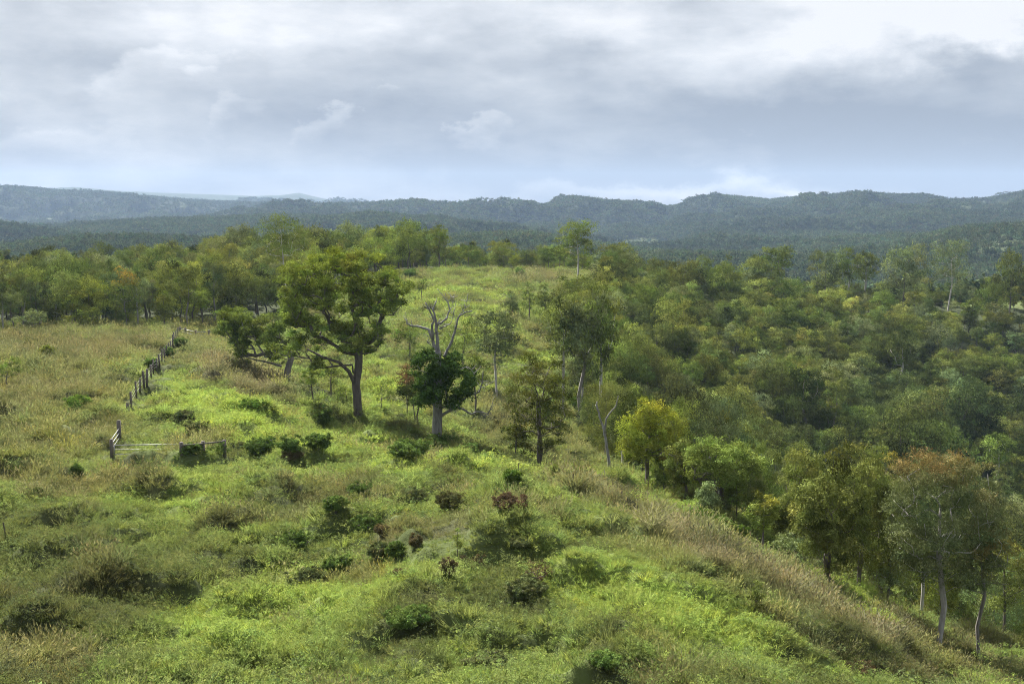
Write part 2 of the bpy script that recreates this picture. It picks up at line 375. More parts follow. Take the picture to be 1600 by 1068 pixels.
def copy_tree(k, loc, rz, s, colr, label, cat='tree', name='eucalyptus_tree', group=None, sx=1):
    p = PROTO[k]; e = empty(name, loc, rz, s)
    if sx != 1: e.scale = (s * sx, s * sx, s)
    t = link('trunk', p['tm'], e); c = link('crown', p['cm'], e); c.color = (*colr, 1)
    tag(e, label, cat, group); return e
# ------------------------------------------------------------------ hand built trees, placed by where their foot stands
G_OL = np.array((0.109, 0.140, 0.037)); G_DK = np.array((0.066, 0.084, 0.028)); G_YL = np.array((0.156, 0.184, 0.035)); G_GR = np.array((0.124, 0.152, 0.069)); G_MID = np.array((.108, .127, .036))
G_OL = G_OL * 1.35; G_DK = G_DK * 1.2; G_YL = G_YL * 1.25; G_GR = G_GR * 1.3; G_MID = G_MID * 1.35
OCC = []
def hero(name, label, px, py, hpx, wpx, colr, mat=M_BARK, Y=None, group=None, cat='tree', seed=None, rz=0, **k):
    g = ground_at(px, py) if Y is None else np.array([(px - 800) / F * Y, Y, 0.])
    if Y is not None: g[2] = Hs(g[0], g[1])
    OCC.append((g[0], g[1], 1.5))
    sc = g[1] / F ; h = hpx * sc * 1.13
    if Y is not None:   # foot hidden: height from the treetop row py-hpx
        h = (P(px, py - hpx, Y)[2] - g[2]) * 1.04
    W = wpx * sc * (1.25 if name == 'drooping_tree' else 1.03)
    if 'nl' in k: k['nl'] = int(k['nl'] * 1.5)
    seed = seed if seed is not None else int(px * 7 + py)
    if 'proto' in k:
        p = PROTO[k['proto']]; s = h / p['h']; return copy_tree(k['proto'], g - [0, 0, .1], rz or seed % 6, s, colr, label, cat, name, group, sx=(W / p['W']) / s)
    T, V, Fc, lc = treedata(seed, h=h, W=W, **k)
    e = empty(name, g - [0, 0, .1], rz); link('trunk', T.mesh('trunk', mat), e); c = link('crown', mesh('crown', V, [Fc], [M_LEAF], lc), e); c.color = (*colr, 1)
    tag(e, label, cat, group); return e
def shrub(label, px, py, hpx, wpx, colr, cat='shrub', name='shrub', n=9, leaf=.13, nl=150, seed=None, Y=None, **k):
    g = ground_at(px, py) if Y is None else np.array([(px - 800) / F * Y, Y, 0.])
    if Y is not None: g[2] = Hs(g[0], g[1])
    sc = g[1] / F; h = hpx * sc * (.78 if py > 740 else 1); W = wpx * sc * (.95 if py > 740 else 1.05); n = int(n * 1.5); rng = np.random.default_rng(seed or int(px * 13 + py))
    C, r = blob_pts(rng, n, W * .8, .1 * h, h * .85, 'spread', gap=.4)
    Rr = r * rng.uniform(.8, 1.3, len(C)) * 1.25
    k2 = int(n * 1.2); C2, _ = blob_pts(rng, k2, W * 1.15, .3 * h, h * 1.12, 'spread', gap=.2); C = np.concatenate([C, C2]); Rr = np.r_[Rr, r * rng.uniform(.3, .55, len(C2))]
    T = skeleton(rng, [[0, 0, -.2], [0, 0, h * .3]], C, max(.03, h * .02), .012, 0, 4, Rr=Rr)
    V, Fc, lc = leaves(rng, C, Rr, nl, leaf, .75, k.get('asp', .45), k.get('droop', 0), tone=.15, rand=k.get('rand', .8))
    e = empty(name, g); link('stems', T.mesh('stems', M_BARK), e); c = link('foliage', mesh('foliage', V, [Fc], [M_LEAF], lc), e); c.color = (*colr, 1)
    tag(e, label, cat, k.get('group')); return e
#--HEROES--
def big_spreading(label, px, py, clumps, limbs, r0, colr, seed, leaf, nl, tip=None, mat=M_BARK, depth=.8, name='spreading_tree', flat=.72, droop=0, trunk_px=None, Y=None, rtip=.025, more=None):
    """clumps: (px,py,rpx) outline of the crown as seen; each gets its own depth inside the real crown"""
    g = ground_at(px, py) if Y is None else np.array([(px - 800) / F * Y, Y, 0.])
    if Y is not None: g[2] = Hs(g[0], g[1])
    OCC.append((g[0], g[1], 4)); Y = g[1]; rng = np.random.default_rng(seed); sc = Y / F
    cx = np.mean([c[0] for c in clumps]); hw = max(abs(c[0] - cx) for c in clumps) * sc
    C = []; Rr = []
    for cpx, cpy, rp in clumps:
        w = math.sqrt(max(0.05, 1 - ((cpx - cx) * sc / (hw * 1.15)) ** 2)) * hw * depth
        for rep in range(2):
            dy = rng.uniform(-1, 1) * w
            q = P(cpx + rng.normal() * rp * .35, cpy + rng.normal() * rp * .3, Y + dy) - g
            # a crown keeps its height whatever its depth: undo the perspective drop
            q[2] = P(cpx, cpy, Y)[2] - g[2] + rng.normal() * rp * sc * .3
            C.append(q); Rr.append(rp * sc * rng.uniform(.7, 1.3))
    C = np.array(C); Rr = np.array(Rr)
    tr = [P(a, b, Y) - g for a, b in trunk_px]; tr[0] = tr[0] - [0, 0, .5]
    T = skeleton(rng, tr, C, r0, rtip, .35, 8, bend=.3, wig=.07, Rr=Rr)
    for lb, ra, rb in limbs:
        pts = [P(a, b, Y + dy) - g for a, b, dy in lb]; T.tube(pts, np.linspace(ra, rb, len(pts)), 6)
    V, Fc, lc = leaves(rng, C, Rr, nl, leaf, flat, .4, droop, rand=.6, tone=.2, tip=tip and (tip[0] - g[2], tip[1] - g[2], tip[2], .4), fill=.55)
    e = empty(name, g); link('trunk', T.mesh('trunk', mat), e); c = link('crown', mesh('crown', V, [Fc], [M_LEAF], lc), e); c.color = (*colr, 1)
    tag(e, label, 'tree'); return e, g, Y
def fillell(rng, parts):
    o = []
    for cx, cy, rx, ry, n, r in parts:
        for _ in range(n):
            a = rng.uniform(0, 2 * math.pi); q = math.sqrt(rng.random()); o.append((cx + rx * q * math.cos(a), cy + ry * q * math.sin(a), r * rng.uniform(.8, 1.2)))
    return o
rg = np.random.default_rng(5)
yt = P(560, 430, 112)[2]
big_spreading('largest spreading tree in the clearing, broad olive yellow crown over a dark forked trunk', 560, 650,
    fillell(rg, [(545, 408, 55, 12, 12, 14), (505, 425, 50, 22, 16, 14), (590, 440, 48, 26, 18, 14), (480, 465, 38, 22, 10, 13), (540, 470, 60, 26, 20, 14), (600, 480, 35, 20, 9, 13),
                 (470, 505, 30, 22, 9, 12), (520, 520, 45, 26, 14, 13), (565, 545, 28, 18, 6, 11), (440, 545, 22, 16, 5, 11), (495, 560, 22, 12, 4, 10), (622, 452, 18, 12, 7, 10), (600, 520, 22, 12, 6, 10), (462, 432, 22, 22, 9, 12), (455, 490, 18, 18, 7, 11), (560, 445, 70, 40, 16, 13)]),
    [([(557, 605, 0), (545, 580, -.6), (530, 566, -1), (505, 558, -1.5), (480, 545, -1.2)], .24, .08), ([(562, 540, 0), (580, 528, .5), (605, 530, 1)], .15, .05)],
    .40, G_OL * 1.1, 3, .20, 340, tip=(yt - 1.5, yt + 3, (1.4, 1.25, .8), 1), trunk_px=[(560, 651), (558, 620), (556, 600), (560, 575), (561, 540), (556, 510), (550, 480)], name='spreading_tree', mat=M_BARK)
big_spreading('low leaning tree with ragged olive crown left of the largest spreading tree', 447, 591,
    fillell(rg, [(375, 492, 32, 8, 8, 11), (400, 510, 45, 14, 14, 12), (365, 530, 28, 14, 8, 11), (410, 545, 40, 16, 11, 11), (375, 565, 20, 8, 5, 9), (440, 520, 25, 20, 8, 12), (345, 500, 14, 8, 4, 9)]),
    [([(440, 572, 0), (420, 566, 0), (400, 562, -.5), (380, 556, -1)], .15, .05)],
    .36, G_OL * .95, 7, .2, 420, tip=(-12, -9, (1.5, 1.3, .8), 1), trunk_px=[(447, 591), (450, 575), (455, 560), (448, 540), (430, 520)], mat=M_BARKM, name='leaning_tree', Y=128)
# the dead tree wrapped in climber
def px_limb(T, Y, pts, r0, r1, g, k=7, seed=0):
    rr = np.random.default_rng(seed); Q = []
    for i in range(len(pts) - 1):
        a = np.array(pts[i], float); b = np.array(pts[i + 1], float)
        for q in np.arange(0, 1, .34): Q.append(a + (b - a) * q + (rr.normal(size=len(a)) * [.5, .5, .05] if q > 0 else 0))
    Q.append(np.array(pts[-1], float))
    W = [P(q[0], q[1], Y + (q[2] if len(q) > 2 else 0)) - g for q in Q]
    T.tube(W, np.linspace(r0, r1, len(W)), k)
g = ground_at(683, 690); Yd = g[1]; OCC.append((g[0], g[1], 3)); e = empty('dead_tree', g); T = Tub()
tag(e, 'grey dead tree with bare twisted top limbs and dark climber foliage round its trunk', 'tree')
px_limb(T, Yd, [(683, 696, 0), (683, 670, 0), (684, 640, 0), (683, 600, 0), (686, 575, 0), (683, 548, 0)], .45, .28, g, 10, 1)
D3 = lambda L, d: [(a, b, d * i / (len(L) - 1)) for i, (a, b) in enumerate(L)]
for i, (L_, d, a, b) in enumerate([
    ([(684, 552), (676, 530), (670, 515), (655, 510), (645, 509), (636, 506), (634.5, 499)], 1.2, .26, .06), ([(676, 530), (675, 512), (677, 497), (671, 484), (664.5, 473)], -1, .2, .07),
    ([(685, 550), (682, 520), (681, 501), (676, 485), (682, 470)], .5, .26, .06), ([(683, 507), (691, 503), (698, 497), (703, 484), (700, 473), (690, 459), (683, 451)], 1.8, .17, .03),
    ([(694, 556), (699, 546), (707, 530), (712, 512), (716, 496), (726, 488), (738, 485)], -.8, .22, .06), ([(686, 513), (694, 510), (703, 506)], -.8, .1, .04), ([(716, 497), (727, 482), (728.5, 471)], -.9, .06, .02),
    ([(686, 640), (698, 632), (697, 607), (682, 591), (670, 584), (657, 578), (648, 568), (641, 560)], -1.8, .15, .04), ([(690, 610), (672, 604), (664, 601)], -1.6, .07, .03),
    ([(685, 652), (696, 645), (712, 636), (724, 639), (737, 647), (748, 643), (762, 646), (766, 640)], -1, .24, .04), ([(712, 637), (719, 628), (730, 619), (749, 612), (754, 596), (755, 579)], -1.2, .18, .04),
    ([(746, 612), (752, 605), (760, 602)], -1.2, .07, .03), ([(690, 600), (711, 578), (728, 573), (737, 577), (741, 584)], -1, .1, .03), ([(681, 545), (668, 535), (670, 525)], 0, .07, .03),
    ([(681, 520), (684, 505), (688, 498)], .2, .12, .05), ([(748, 643), (757, 650), (768, 648)], -1, .05, .02), ([(703, 484), (708, 478), (708, 465)], 1.3, .06, .02), ([(707, 530), (712, 500), (709, 490)], 1, .04, .01)]):
    px_limb(T, Yd, D3(L_, d), a * .56, b * .7, g, 7, i + 2)
    for q in range(4):
        k_ = rg.integers(1, len(L_)); a0 = np.array(D3(L_, d)[k_]); v_ = rg.normal(size=2) * [9, 7] - [0, 5]; px_limb(T, Yd, [tuple(a0), tuple(a0 + [v_[0] * .5, v_[1] * .6, .2]), tuple(a0 + [v_[0] * .9, v_[1] * 1.1, .4])], .035, .012, g, 4, i * 7 + q)
link('trunk', T.mesh('trunk', M_DEAD), e)
cl = fillell(rg, [(685, 562, 34, 12, 12, 12), (672, 590, 28, 16, 10, 12), (702, 590, 32, 20, 14, 12), (700, 618, 34, 14, 12, 11), (665, 615, 22, 16, 8, 11), (730, 600, 10, 18, 4, 9)])
C = []; Rr = []
for a, b, r in cl:
    for s_ in (-1, 1):
        dy = s_ * rg.uniform(.5, 2.2); q = P(a, b, Yd) - g; q[1] += dy; C.append(q); Rr.append(r * Yd / F)
V, Fc, lc = leaves(rg, C, Rr, 170, .19, .8, .6, .3, rand=.7, tone=.15)
c = link('climber_foliage', mesh('climber', V, [Fc], [M_LEAF], lc), e); c.color = (.055, .095, .026, 1)
print('dead tree at', g)
# grey dead snag at the forest edge
g = ground_at(950, 738); OCC.append((g[0], g[1], 2)); e = empty('dead_snag', g); T = Tub(); Ys = g[1]
tag(e, 'forked grey dead snag without leaves at the forest edge right of the clearing', 'tree')
for i, (L_, d, a, b) in enumerate([([(952, 742), (951, 715), (947, 690), (944, 672), (938, 655), (934, 640), (933, 627)], .5, .11, .04), ([(945, 674), (947, 655), (955, 643), (963, 632), (966, 618)], -.6, .07, .03), ([(934, 642), (930, 632)], .2, .05, .02)]): px_limb(T, Ys, D3(L_, d), a, b, g, 7, i + 40)
link('trunk', T.mesh('trunk', M_DEAD), e)
RED = (1.8, .95, .85); ORA = (1.45, 1.05, .85)
hero('eucalyptus_tree', 'large pale limbed tree with reddish new growth on top at the lower right slope edge', 1465, 1007, 302, 185, G_GR * .82, M_PALE, n=125, leaf=.14, nl=360, shape='round', z0f=.3, r0=.15, asp=.28, droop=1.2, tip=(.74, 1.0, RED), zmin=.22, sides=8, flat=1.0, cr=.85, top=.95, seed=21, tone=.15)
hero('slender_tree', 'slender tree on a thin straight trunk right of the large reddish topped tree', 1531, 1036, 225, 85, G_GR * .85, M_BARKM, n=40, leaf=.11, nl=260, shape='round', z0f=.42, r0=.1, asp=.28, droop=1.2, tip=(.5, .95, (1.7, 1.0, .7)), zmin=.45, flat=1, cr=.9, seed=22, lean=(-.3, 0))
hero('eucalyptus_tree', 'tree with orange tinged tip cut off by the right edge of the photo', 1597, 1010, 190, 80, G_MID, M_BARK, Y=76, n=35, leaf=.13, nl=200, shape='vase', z0f=.25, tip=(.6, .95, ORA), r0=.1)
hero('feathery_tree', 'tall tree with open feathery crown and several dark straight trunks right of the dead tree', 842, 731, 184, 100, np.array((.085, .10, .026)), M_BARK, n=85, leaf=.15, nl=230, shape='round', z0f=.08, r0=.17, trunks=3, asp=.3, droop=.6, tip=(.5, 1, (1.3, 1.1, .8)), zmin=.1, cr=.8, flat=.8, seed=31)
hero('sapling', 'smaller feathery companion at the left foot of the tall open feathery tree', 806, 716, 72, 34, np.array((.085, .10, .026)), M_BARK, n=16, leaf=.15, nl=120, shape='round', z0f=.15, r0=.06)
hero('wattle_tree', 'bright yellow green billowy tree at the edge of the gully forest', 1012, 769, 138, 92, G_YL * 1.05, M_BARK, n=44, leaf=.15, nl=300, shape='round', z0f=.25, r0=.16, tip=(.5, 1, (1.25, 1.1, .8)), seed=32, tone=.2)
hero('wattle_tree', 'broad dome crowned light green tree on fanned dark stems at the slope edge', 1126, 797, 106, 118, G_OL * 1.35, M_BARK, n=55, leaf=.15, nl=250, shape='spread', z0f=.35, r0=.16, trunks=3, seed=33, D=6)
hero('sapling', 'small tree with an orange tip between the yellow green tree and the dome crowned tree', 1036, 777, 66, 34, G_OL, n=16, leaf=.14, nl=150, shape='cone', z0f=.08, r0=.06, tip=(.8, 1, RED))
hero('bushy_tree', 'dark bushy tree just right of the yellow green tree', 1068, 786, 100, 50, G_MID, n=30, leaf=.15, nl=180, shape='round', z0f=.2, r0=.1)
hero('sapling', 'grey green conical sapling in front of the dome crowned tree', 1106, 802, 50, 32, G_GR * 1.1, n=14, leaf=.13, nl=190, shape='cone', z0f=.1, r0=.05)
hero('sapling', 'slim sapling with a thin dark trunk right of the conical sapling', 1151, 815, 78, 36, G_OL * 1.1, n=16, leaf=.13, nl=170, shape='cone', z0f=.3, r0=.05)
hero('sapling', 'low grey green sapling beside the slim dark trunked sapling', 1130, 801, 36, 32, G_GR, n=10, leaf=.13, nl=150, shape='round', z0f=.1, r0=.05)
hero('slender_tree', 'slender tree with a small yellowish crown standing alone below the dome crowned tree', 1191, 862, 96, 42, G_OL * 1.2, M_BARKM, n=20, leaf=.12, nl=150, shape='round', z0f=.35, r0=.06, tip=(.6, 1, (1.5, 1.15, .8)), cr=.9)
for i, (a, b, hp, wp, nm, tp) in enumerate([(1252, 885, 180, 80, 'leftmost tall drooping tree of the dark yellow brown clump on the slope', None), (1298, 908, 205, 90, 'second tall drooping tree of the dark yellow brown clump', ORA), (1340, 921, 236, 84, 'tallest rust tipped tree at the middle of the dark yellow brown clump', RED), (1380, 939, 225, 88, 'rightmost drooping tree of the dark clump, beside the large reddish topped tree', (1.6, 1.1, .8))]):
    hero('drooping_tree', nm, a, b, hp, wp, np.array((.15, .175, .05)) * (1 - .08 * (i % 2)), M_BARK, n=70, leaf=.16, nl=300, shape='column', z0f=.07, r0=.12, trunks=2, asp=.3, droop=1.5, flat=1.15, cr=.9, seed=50 + i, tip=tp and (.82, 1, tp), group='dark drooping trees on the slope')
hero('bushy_tree', 'pale grey green low tree under the dark drooping clump', 1262, 882, 55, 75, G_GR * 1.15, n=20, leaf=.14, nl=150, shape='spread', z0f=.05, r0=.06, Y=66)
hero('bushy_tree', 'pale grey green spreading young tree left of the large reddish topped tree', 1385, 925, 75, 70, G_GR * 1.25, M_PALE, n=24, leaf=.13, nl=140, shape='spread', z0f=.15, r0=.07, Y=70)
hero('bushy_tree', 'dark low tree behind the foot of the large reddish topped tree', 1420, 945, 70, 50, G_DK * 1.2, n=20, leaf=.14, nl=150, shape='round', z0f=.1, r0=.06, Y=84)
hero('eucalyptus_tree', 'lone tall tree with a pale forked trunk on the grassy knoll', 901, 449, 102, 56, G_OL * .95, M_PALE, n=30, leaf=.34, nl=160, shape='round', z0f=.36, r0=.2, zmin=.4, seed=61)
hero('eucalyptus_tree', 'tall airy emergent tree rising behind the largest spreading tree', 447, 470, 143, 78, G_OL * .85, M_PALE, Y=232, n=34, leaf=.28, nl=170, shape='round', z0f=.52, r0=.16, zmin=.35, cr=.95, seed=62, lean=(-.8, 0), gap=.8)
hero('eucalyptus_tree', 'narrow rust tipped tree standing at the front of the left forest', 193, 517, 103, 46, G_OL * .9, M_BARKM, Y=200, n=30, leaf=.26, nl=120, shape='column', z0f=.12, r0=.14, tip=(.62, .85, RED), seed=63)
hero('sapling', 'small grey green tree on the field edge before the left forest', 47, 527, 42, 46, G_GR, M_BARKM, Y=186, n=16, leaf=.22, nl=90, shape='round', z0f=.3, r0=.09)
hero('sapling', 'low bright yellow green tree at the front of the left forest', 124, 519, 48, 56, G_YL * .8, Y=195, n=22, leaf=.22, nl=110, shape='round', z0f=.08, r0=.1)
hero('sapling', 'small young tree at the left edge of the photo in the brown field', 12, 606, 46, 46, G_OL * 1.1, M_BARKM, n=14, leaf=.16, nl=90, shape='spread', z0f=.35, r0=.06, cr=.9)
sky = [(1215, 447, 68, 46, 5, 'broad topped tree on the right skyline ridge left of the airy slim tree'), (1182, 440, 45, 30, 6, 'narrow dark tree on the right skyline beside the broad topped tree'), (1290, 436, 52, 46, 0, 'rounded dark tree in the middle of the right skyline'), (1326, 440, 50, 34, 7, 'tree touching the airy slim skyline tree from the left'), (1352, 450, 62, 34, 6, 'airy slim tree with a bare stem on the right skyline'),
       (1413, 452, 74, 56, 1, 'dark wide crowned tree on the skyline left of the pale trunked tallest tree'), (1545, 482, 46, 32, 3, 'small dense round tree on open grass near the right edge'), (1582, 452, 52, 46, 10, 'open crowned skyline tree at the right edge'), (965, 452, 62, 62, 0, 'broad tree at the right end of the knoll grass'), (1098, 440, 40, 36, 4, 'compact skyline tree above the middle of the gully forest'), (1137, 425, 27, 20, 8, 'smallest hazy tree on the skyline above the gully forest'),
       (800, 497, 40, 24, 8, 'small dark tree leftmost of the three standing on the clearing'), (850, 492, 42, 26, 9, 'paler tree rightmost of the three standing on the clearing'), (880, 628, 172, 56, 6, 'tall tree with bare lower trunk at the left edge of the gully forest'), (912, 630, 176, 66, 5, 'tall dark trunked tree second from the left edge of the gully forest'), (941, 640, 190, 62, 7, 'tall leaning tree third from the left edge of the gully forest')]
for i, (a, b, hp, wp, k, lb) in enumerate(sky):
    Yv = None if 790 < a < 860 else (350 if a > 1000 else 300 if a == 965 else 150)
    hero('eucalyptus_tree', lb, a, b, hp, wp, (G_OL, G_MID, G_GR)[i % 3] * .9, Y=Yv, proto=k)
hero('eucalyptus_tree', 'tallest pale trunked tree on the right skyline with spreading white limbs', 1482, 478, 108, 66, G_GR * .9, M_PALE, Y=345, n=34, leaf=.38, nl=170, shape='vase', z0f=.3, r0=.22, zmin=.3, seed=71, cr=.95)
hero('slender_tree', 'slim conical tree in the middle of the three standing on the clearing', 826, 506, 62, 24, G_OL, n=18, leaf=.26, nl=70, shape='cone', z0f=.2, r0=.12)
hero('eucalyptus_tree', 'open grey green tree with pale crooked limbs behind the dead tree', 776, 624, 132, 76, G_GR * .8, M_PALE, n=40, leaf=.22, nl=190, shape='vase', z0f=.35, r0=.15, zmin=.2, cr=.9, seed=72)
hero('eucalyptus_tree', 'thin dark stemmed tree between the dead tree and the open grey green tree', 742, 650, 92, 44, G_OL * .9, M_BARK, n=18, leaf=.18, nl=130, shape='round', z0f=.45, r0=.1)
hero('bushy_tree', 'bushy olive tree on the slope above the dead tree', 725, 575, 75, 60, G_OL, n=24, leaf=.24, nl=120, shape='round', z0f=.15, r0=.12)
hero('bushy_tree', 'round olive tree beside the dead tree crown to its left', 640, 560, 50, 50, G_OL, n=18, leaf=.24, nl=120, shape='round', z0f=.1, r0=.1)
hero('sapling', 'thin sapling on the clearing above the dead tree', 660, 478, 42, 18, G_OL, n=9, leaf=.24, nl=70, shape='cone', z0f=.4, r0=.08)
hero('sapling', 'reddish leaved sapling left of the dead tree', 636, 648, 76, 34, np.array((.17, .11, .06)), n=12, leaf=.16, nl=110, shape='round', z0f=.5, r0=.06)
hero('sapling', 'dark small tree touching the left side of the dead tree', 654, 668, 76, 56, G_DK, n=22, leaf=.17, nl=180, shape='spread', z0f=.45, r0=.07, trunks=2)
hero('sapling', 'crooked small tree with a reddish trunk between the two large spreading trees', 489, 632, 54, 36, G_OL * 1.1, n=12, leaf=.16, nl=120, shape='spread', z0f=.5, r0=.07, lean=(-.2, 0))
hero('sapling', 'leafy bright small tree behind the crooked reddish trunked one', 518, 622, 56, 42, G_MID * 1.3, n=16, leaf=.16, nl=120, shape='round', z0f=.3, r0=.08)
hero('sapling', 'light green loose sapling right of the largest tree trunk', 597, 640, 50, 42, G_OL * 1.25, n=14, leaf=.16, nl=80, shape='round', z0f=.15, r0=.05)
hero('sapling', 'round soft sapling just left of the largest tree trunk', 541, 640, 42, 26, G_OL * 1.1, n=12, leaf=.15, nl=120, shape='round', z0f=.12, r0=.05)
hero('sapling', 'tiny sapling right of the tall feathery tree on open grass', 868, 757, 32, 18, G_MID * 1.2, n=7, leaf=.12, nl=110, shape='cone', z0f=.3, r0=.04)
hero('sapling', 'thin wispy sapling on the lower right grass slope', 1181, 975, 66, 22, G_MID * 1.2, n=9, leaf=.09, nl=60, shape='cone', z0f=.25, r0=.025, cr=.8)
hero('sapling', 'thin wispy sapling in the worn grass hollow of the foreground', 715, 868, 44, 16, G_MID * 1.3, n=8, leaf=.07, nl=60, shape='cone', z0f=.2, r0=.02, cr=.8)
hero('sapling', 'bare brown twiggy little tree at the right of the worn hollow', 840, 925, 50, 46, np.array((.12, .09, .05)), n=14, leaf=.06, nl=60, shape='vase', z0f=.3, r0=.03, cr=.8)
print('heroes', time.time() - T0)
# ------------------------------------------------------------------ shrubs
DK = np.array((.10, .148, .042)); DG = np.array((.13, .15, .065)); BR = np.array((.17, .13, .075)); RB = np.array((.135, .115, .062)); BG = np.array((.12, .19, .04))
for a, b, hp, wp, c_, lb in [
    (505, 672, 36, 30, DK, 'tall dark green oval bush left of the largest tree trunk'),
    (498, 706, 26, 38, DK, 'dark round bush nearest the largest tree in the row past the fence rail'), (456, 716, 34, 38, DK, 'darkest round bush in the row past the fence rail, above a brown one'), (409, 710, 24, 50, DK, 'flat dark bush in the row next to the fence rail end'),
    (456, 722, 16, 30, RB, 'reddish brown bush under the darkest round bush'), (373, 712, 18, 40, DG, 'low grey green bush just right of the fence rail end post'),
    (640, 716, 26, 70, DK * 1.2, 'low dark bush spread left of the dead tree foot'), (690, 702, 20, 60, DK * 1.1, 'low dark bush at the foot of the dead tree'), (732, 712, 18, 36, DK * 1.3, 'small dark bush right of the dead tree foot'),
    (572, 835, 34, 54, DK * 1.1, 'dark dense bush on the left of the worn hollow'), (597, 836, 20, 24, RB, 'small russet bush touching the dark dense one by the worn hollow'), (590, 876, 32, 36, DG, 'grey green bush, left of the pair in the worn hollow'), (618, 875, 32, 30, DK, 'dark green bush, right of the pair in the worn hollow'),
    (528, 898, 38, 46, DK * 1.1, 'dark bush lower left of the worn hollow'), (480, 915, 30, 70, DG * .9, 'wide brownish green bush left of the dark one below the hollow'), (462, 866, 46, 50, DK * 1.2, 'tall dark leafy bush left of the worn hollow'), (525, 806, 36, 40, DK * 1.1, 'dark mound bush up left of the worn hollow'), (562, 782, 34, 40, DK * 1.1, 'dark shadowy bush above the worn hollow'),
    (700, 905, 36, 28, RB, 'russet red bush upright in the worn hollow'), (738, 894, 28, 48, RB * 1.1, 'spreading russet bush right of the upright russet one'), (650, 858, 26, 22, RB, 'thin russet bush in the middle of the worn hollow'), (628, 902, 16, 22, RB, 'tiny russet tuft bush near the bottom of the worn hollow'),
    (710, 797, 36, 64, np.array((.10, .10, .045)), 'olive brown bushy thicket above the right of the hollow'), (642, 790, 36, 66, DG * 1.1, 'grey green thicket above the middle of the hollow'), (797, 800, 28, 64, np.array((.12, .085, .055)), 'purplish brown thicket up right of the hollow'), (815, 862, 12, 50, DG * 1.2, 'grey green thicket below the purplish brown one'), (905, 755, 20, 50, DG, 'faint low thicket on the slope shoulder by the tall feathery tree'),
    (1092, 822, 32, 60, BG * .9, 'bright leafy bush, highest of the three down the right slope'), (1122, 834, 28, 42, BG * .9, 'bright leafy bush, middle of the three down the right slope'), (1150, 851, 36, 44, BG * .85, 'bright leafy bush, lowest of the three down the right slope'),
    (820, 935, 40, 70, DG, 'grey green bush around the bare twiggy little tree'), (640, 990, 38, 76, DK * 1.4, 'broad dark leafy bush in the lower foreground centre'), (765, 1056, 44, 80, DG, 'brown green bush at the bottom edge centre'), (945, 1045, 22, 50, DK * 1.4, 'dark leafy bush at the bottom edge right of centre'),
    (505, 590, 10, 30, BG, 'bright green low bush under the leaning tree crown'), (235, 572, 10, 18, DK * 1.3, 'dark bush grown against the lower fence posts'), (264, 556, 12, 18, DK * 1.2, 'dark bush grown against the middle fence posts'), (282, 540, 11, 18, DK * 1.3, 'dark bush grown against the far fence posts'),
    (75, 560, 18, 20, G_YL, 'small yellow green bush in the middle of the left field'), (122, 640, 22, 44, BG * 1.1, 'pale green mounded bush in the left field'), (120, 752, 26, 18, DK, 'small upright dark bush left below the gate'), (60, 780, 12, 14, DK, 'tiny upright dark bush far left below the gate'), (285, 668, 22, 36, DG, 'grey green bush on the bright grass behind the gate'), (308, 676, 16, 38, DG, 'low grey green bush right of the one behind the gate'),
    (300, 708, 14, 24, DK, 'vine covered bush at the gate post'), (640, 437, 18, 24, DK * 1.3, 'dark round bush at the top left of the knoll grass'), (814, 434, 16, 16, DK * 1.6, 'lone round bush on the top of the knoll'),
    (1180, 893, 12, 26, DG, 'small grey bush on the lower right slope'), (590, 700, 10, 20, BG, 'tiny green bush below the largest tree'), (800, 760, 30, 28, BG * .8, 'upright bush left below the tall feathery tree'), (395, 640, 14, 46, BG, 'low green mounded bush on the bright slope left of centre'), (1340, 1062, 30, 60, BR * .8, 'brown bush at the bottom edge on the right'),
    (900, 640, 22, 50, BG * .7, 'dark leafy bush under the trunks at the left edge of the gully forest')]:
    far = b < 600
    shrub(lb, a, b, hp, wp, c_ * (1, 1, 1), n=12 if wp < 50 else 20, leaf=.2 if far else (.06 if b > 780 else .1), nl=150 if far else (420 if b > 780 else 240), asp=.3 if (c_ is RB or c_ is BR) else .45)
print('shrubs', time.time() - T0)
# ------------------------------------------------------------------ forest scatter
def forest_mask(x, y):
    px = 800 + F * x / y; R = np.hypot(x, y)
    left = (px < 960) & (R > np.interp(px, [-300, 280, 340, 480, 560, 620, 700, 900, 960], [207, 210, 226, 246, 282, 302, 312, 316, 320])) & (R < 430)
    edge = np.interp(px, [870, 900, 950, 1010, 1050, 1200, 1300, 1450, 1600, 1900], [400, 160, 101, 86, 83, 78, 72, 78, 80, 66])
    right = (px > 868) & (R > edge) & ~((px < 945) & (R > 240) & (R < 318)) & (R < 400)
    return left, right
pts = []; cell = {}
def far_ok(x, y, d):
    c = 8.0; i, j = int(x // c), int(y // c)
    for a in (i - 1, i, i + 1):
        for b in (j - 1, j, j + 1):
            for q in cell.get((a, b), ()):
                if (q[0] - x) ** 2 + (q[1] - y) ** 2 < d * d: return False
    cell.setdefault((i, j), []).append((x, y)); return True
for x, y, r in OCC: cell.setdefault((int(x // 8), int(y // 8)), []).append((x, y))
tr_ = np.random.default_rng(77)
azs = tr_.uniform(-.50, .56, 26000); Rs = np.sqrt(tr_.uniform(80 ** 2, 430 ** 2, 26000))
X = np.sin(azs) * Rs; Yv = np.cos(azs) * Rs; ml, mr = forest_mask(X, Yv); PX = 800 + F * X / Yv
for x, y, l_, r_, p_ in zip(X, Yv, ml, mr, PX):
    if not (l_ or r_): continue
    R = math.hypot(x, y)
    if far_ok(x, y, (3.3 if R < 330 else 4.5) if r_ else 4.3 if R < 300 else 6.0): pts.append((x, y, 0 if l_ else 1, p_))
pts = np.array(pts); Z = H(pts[:, 0], pts[:, 1], False); n = len(pts); R = np.hypot(pts[:, 0], pts[:, 1])
fr = np.random.default_rng(3)
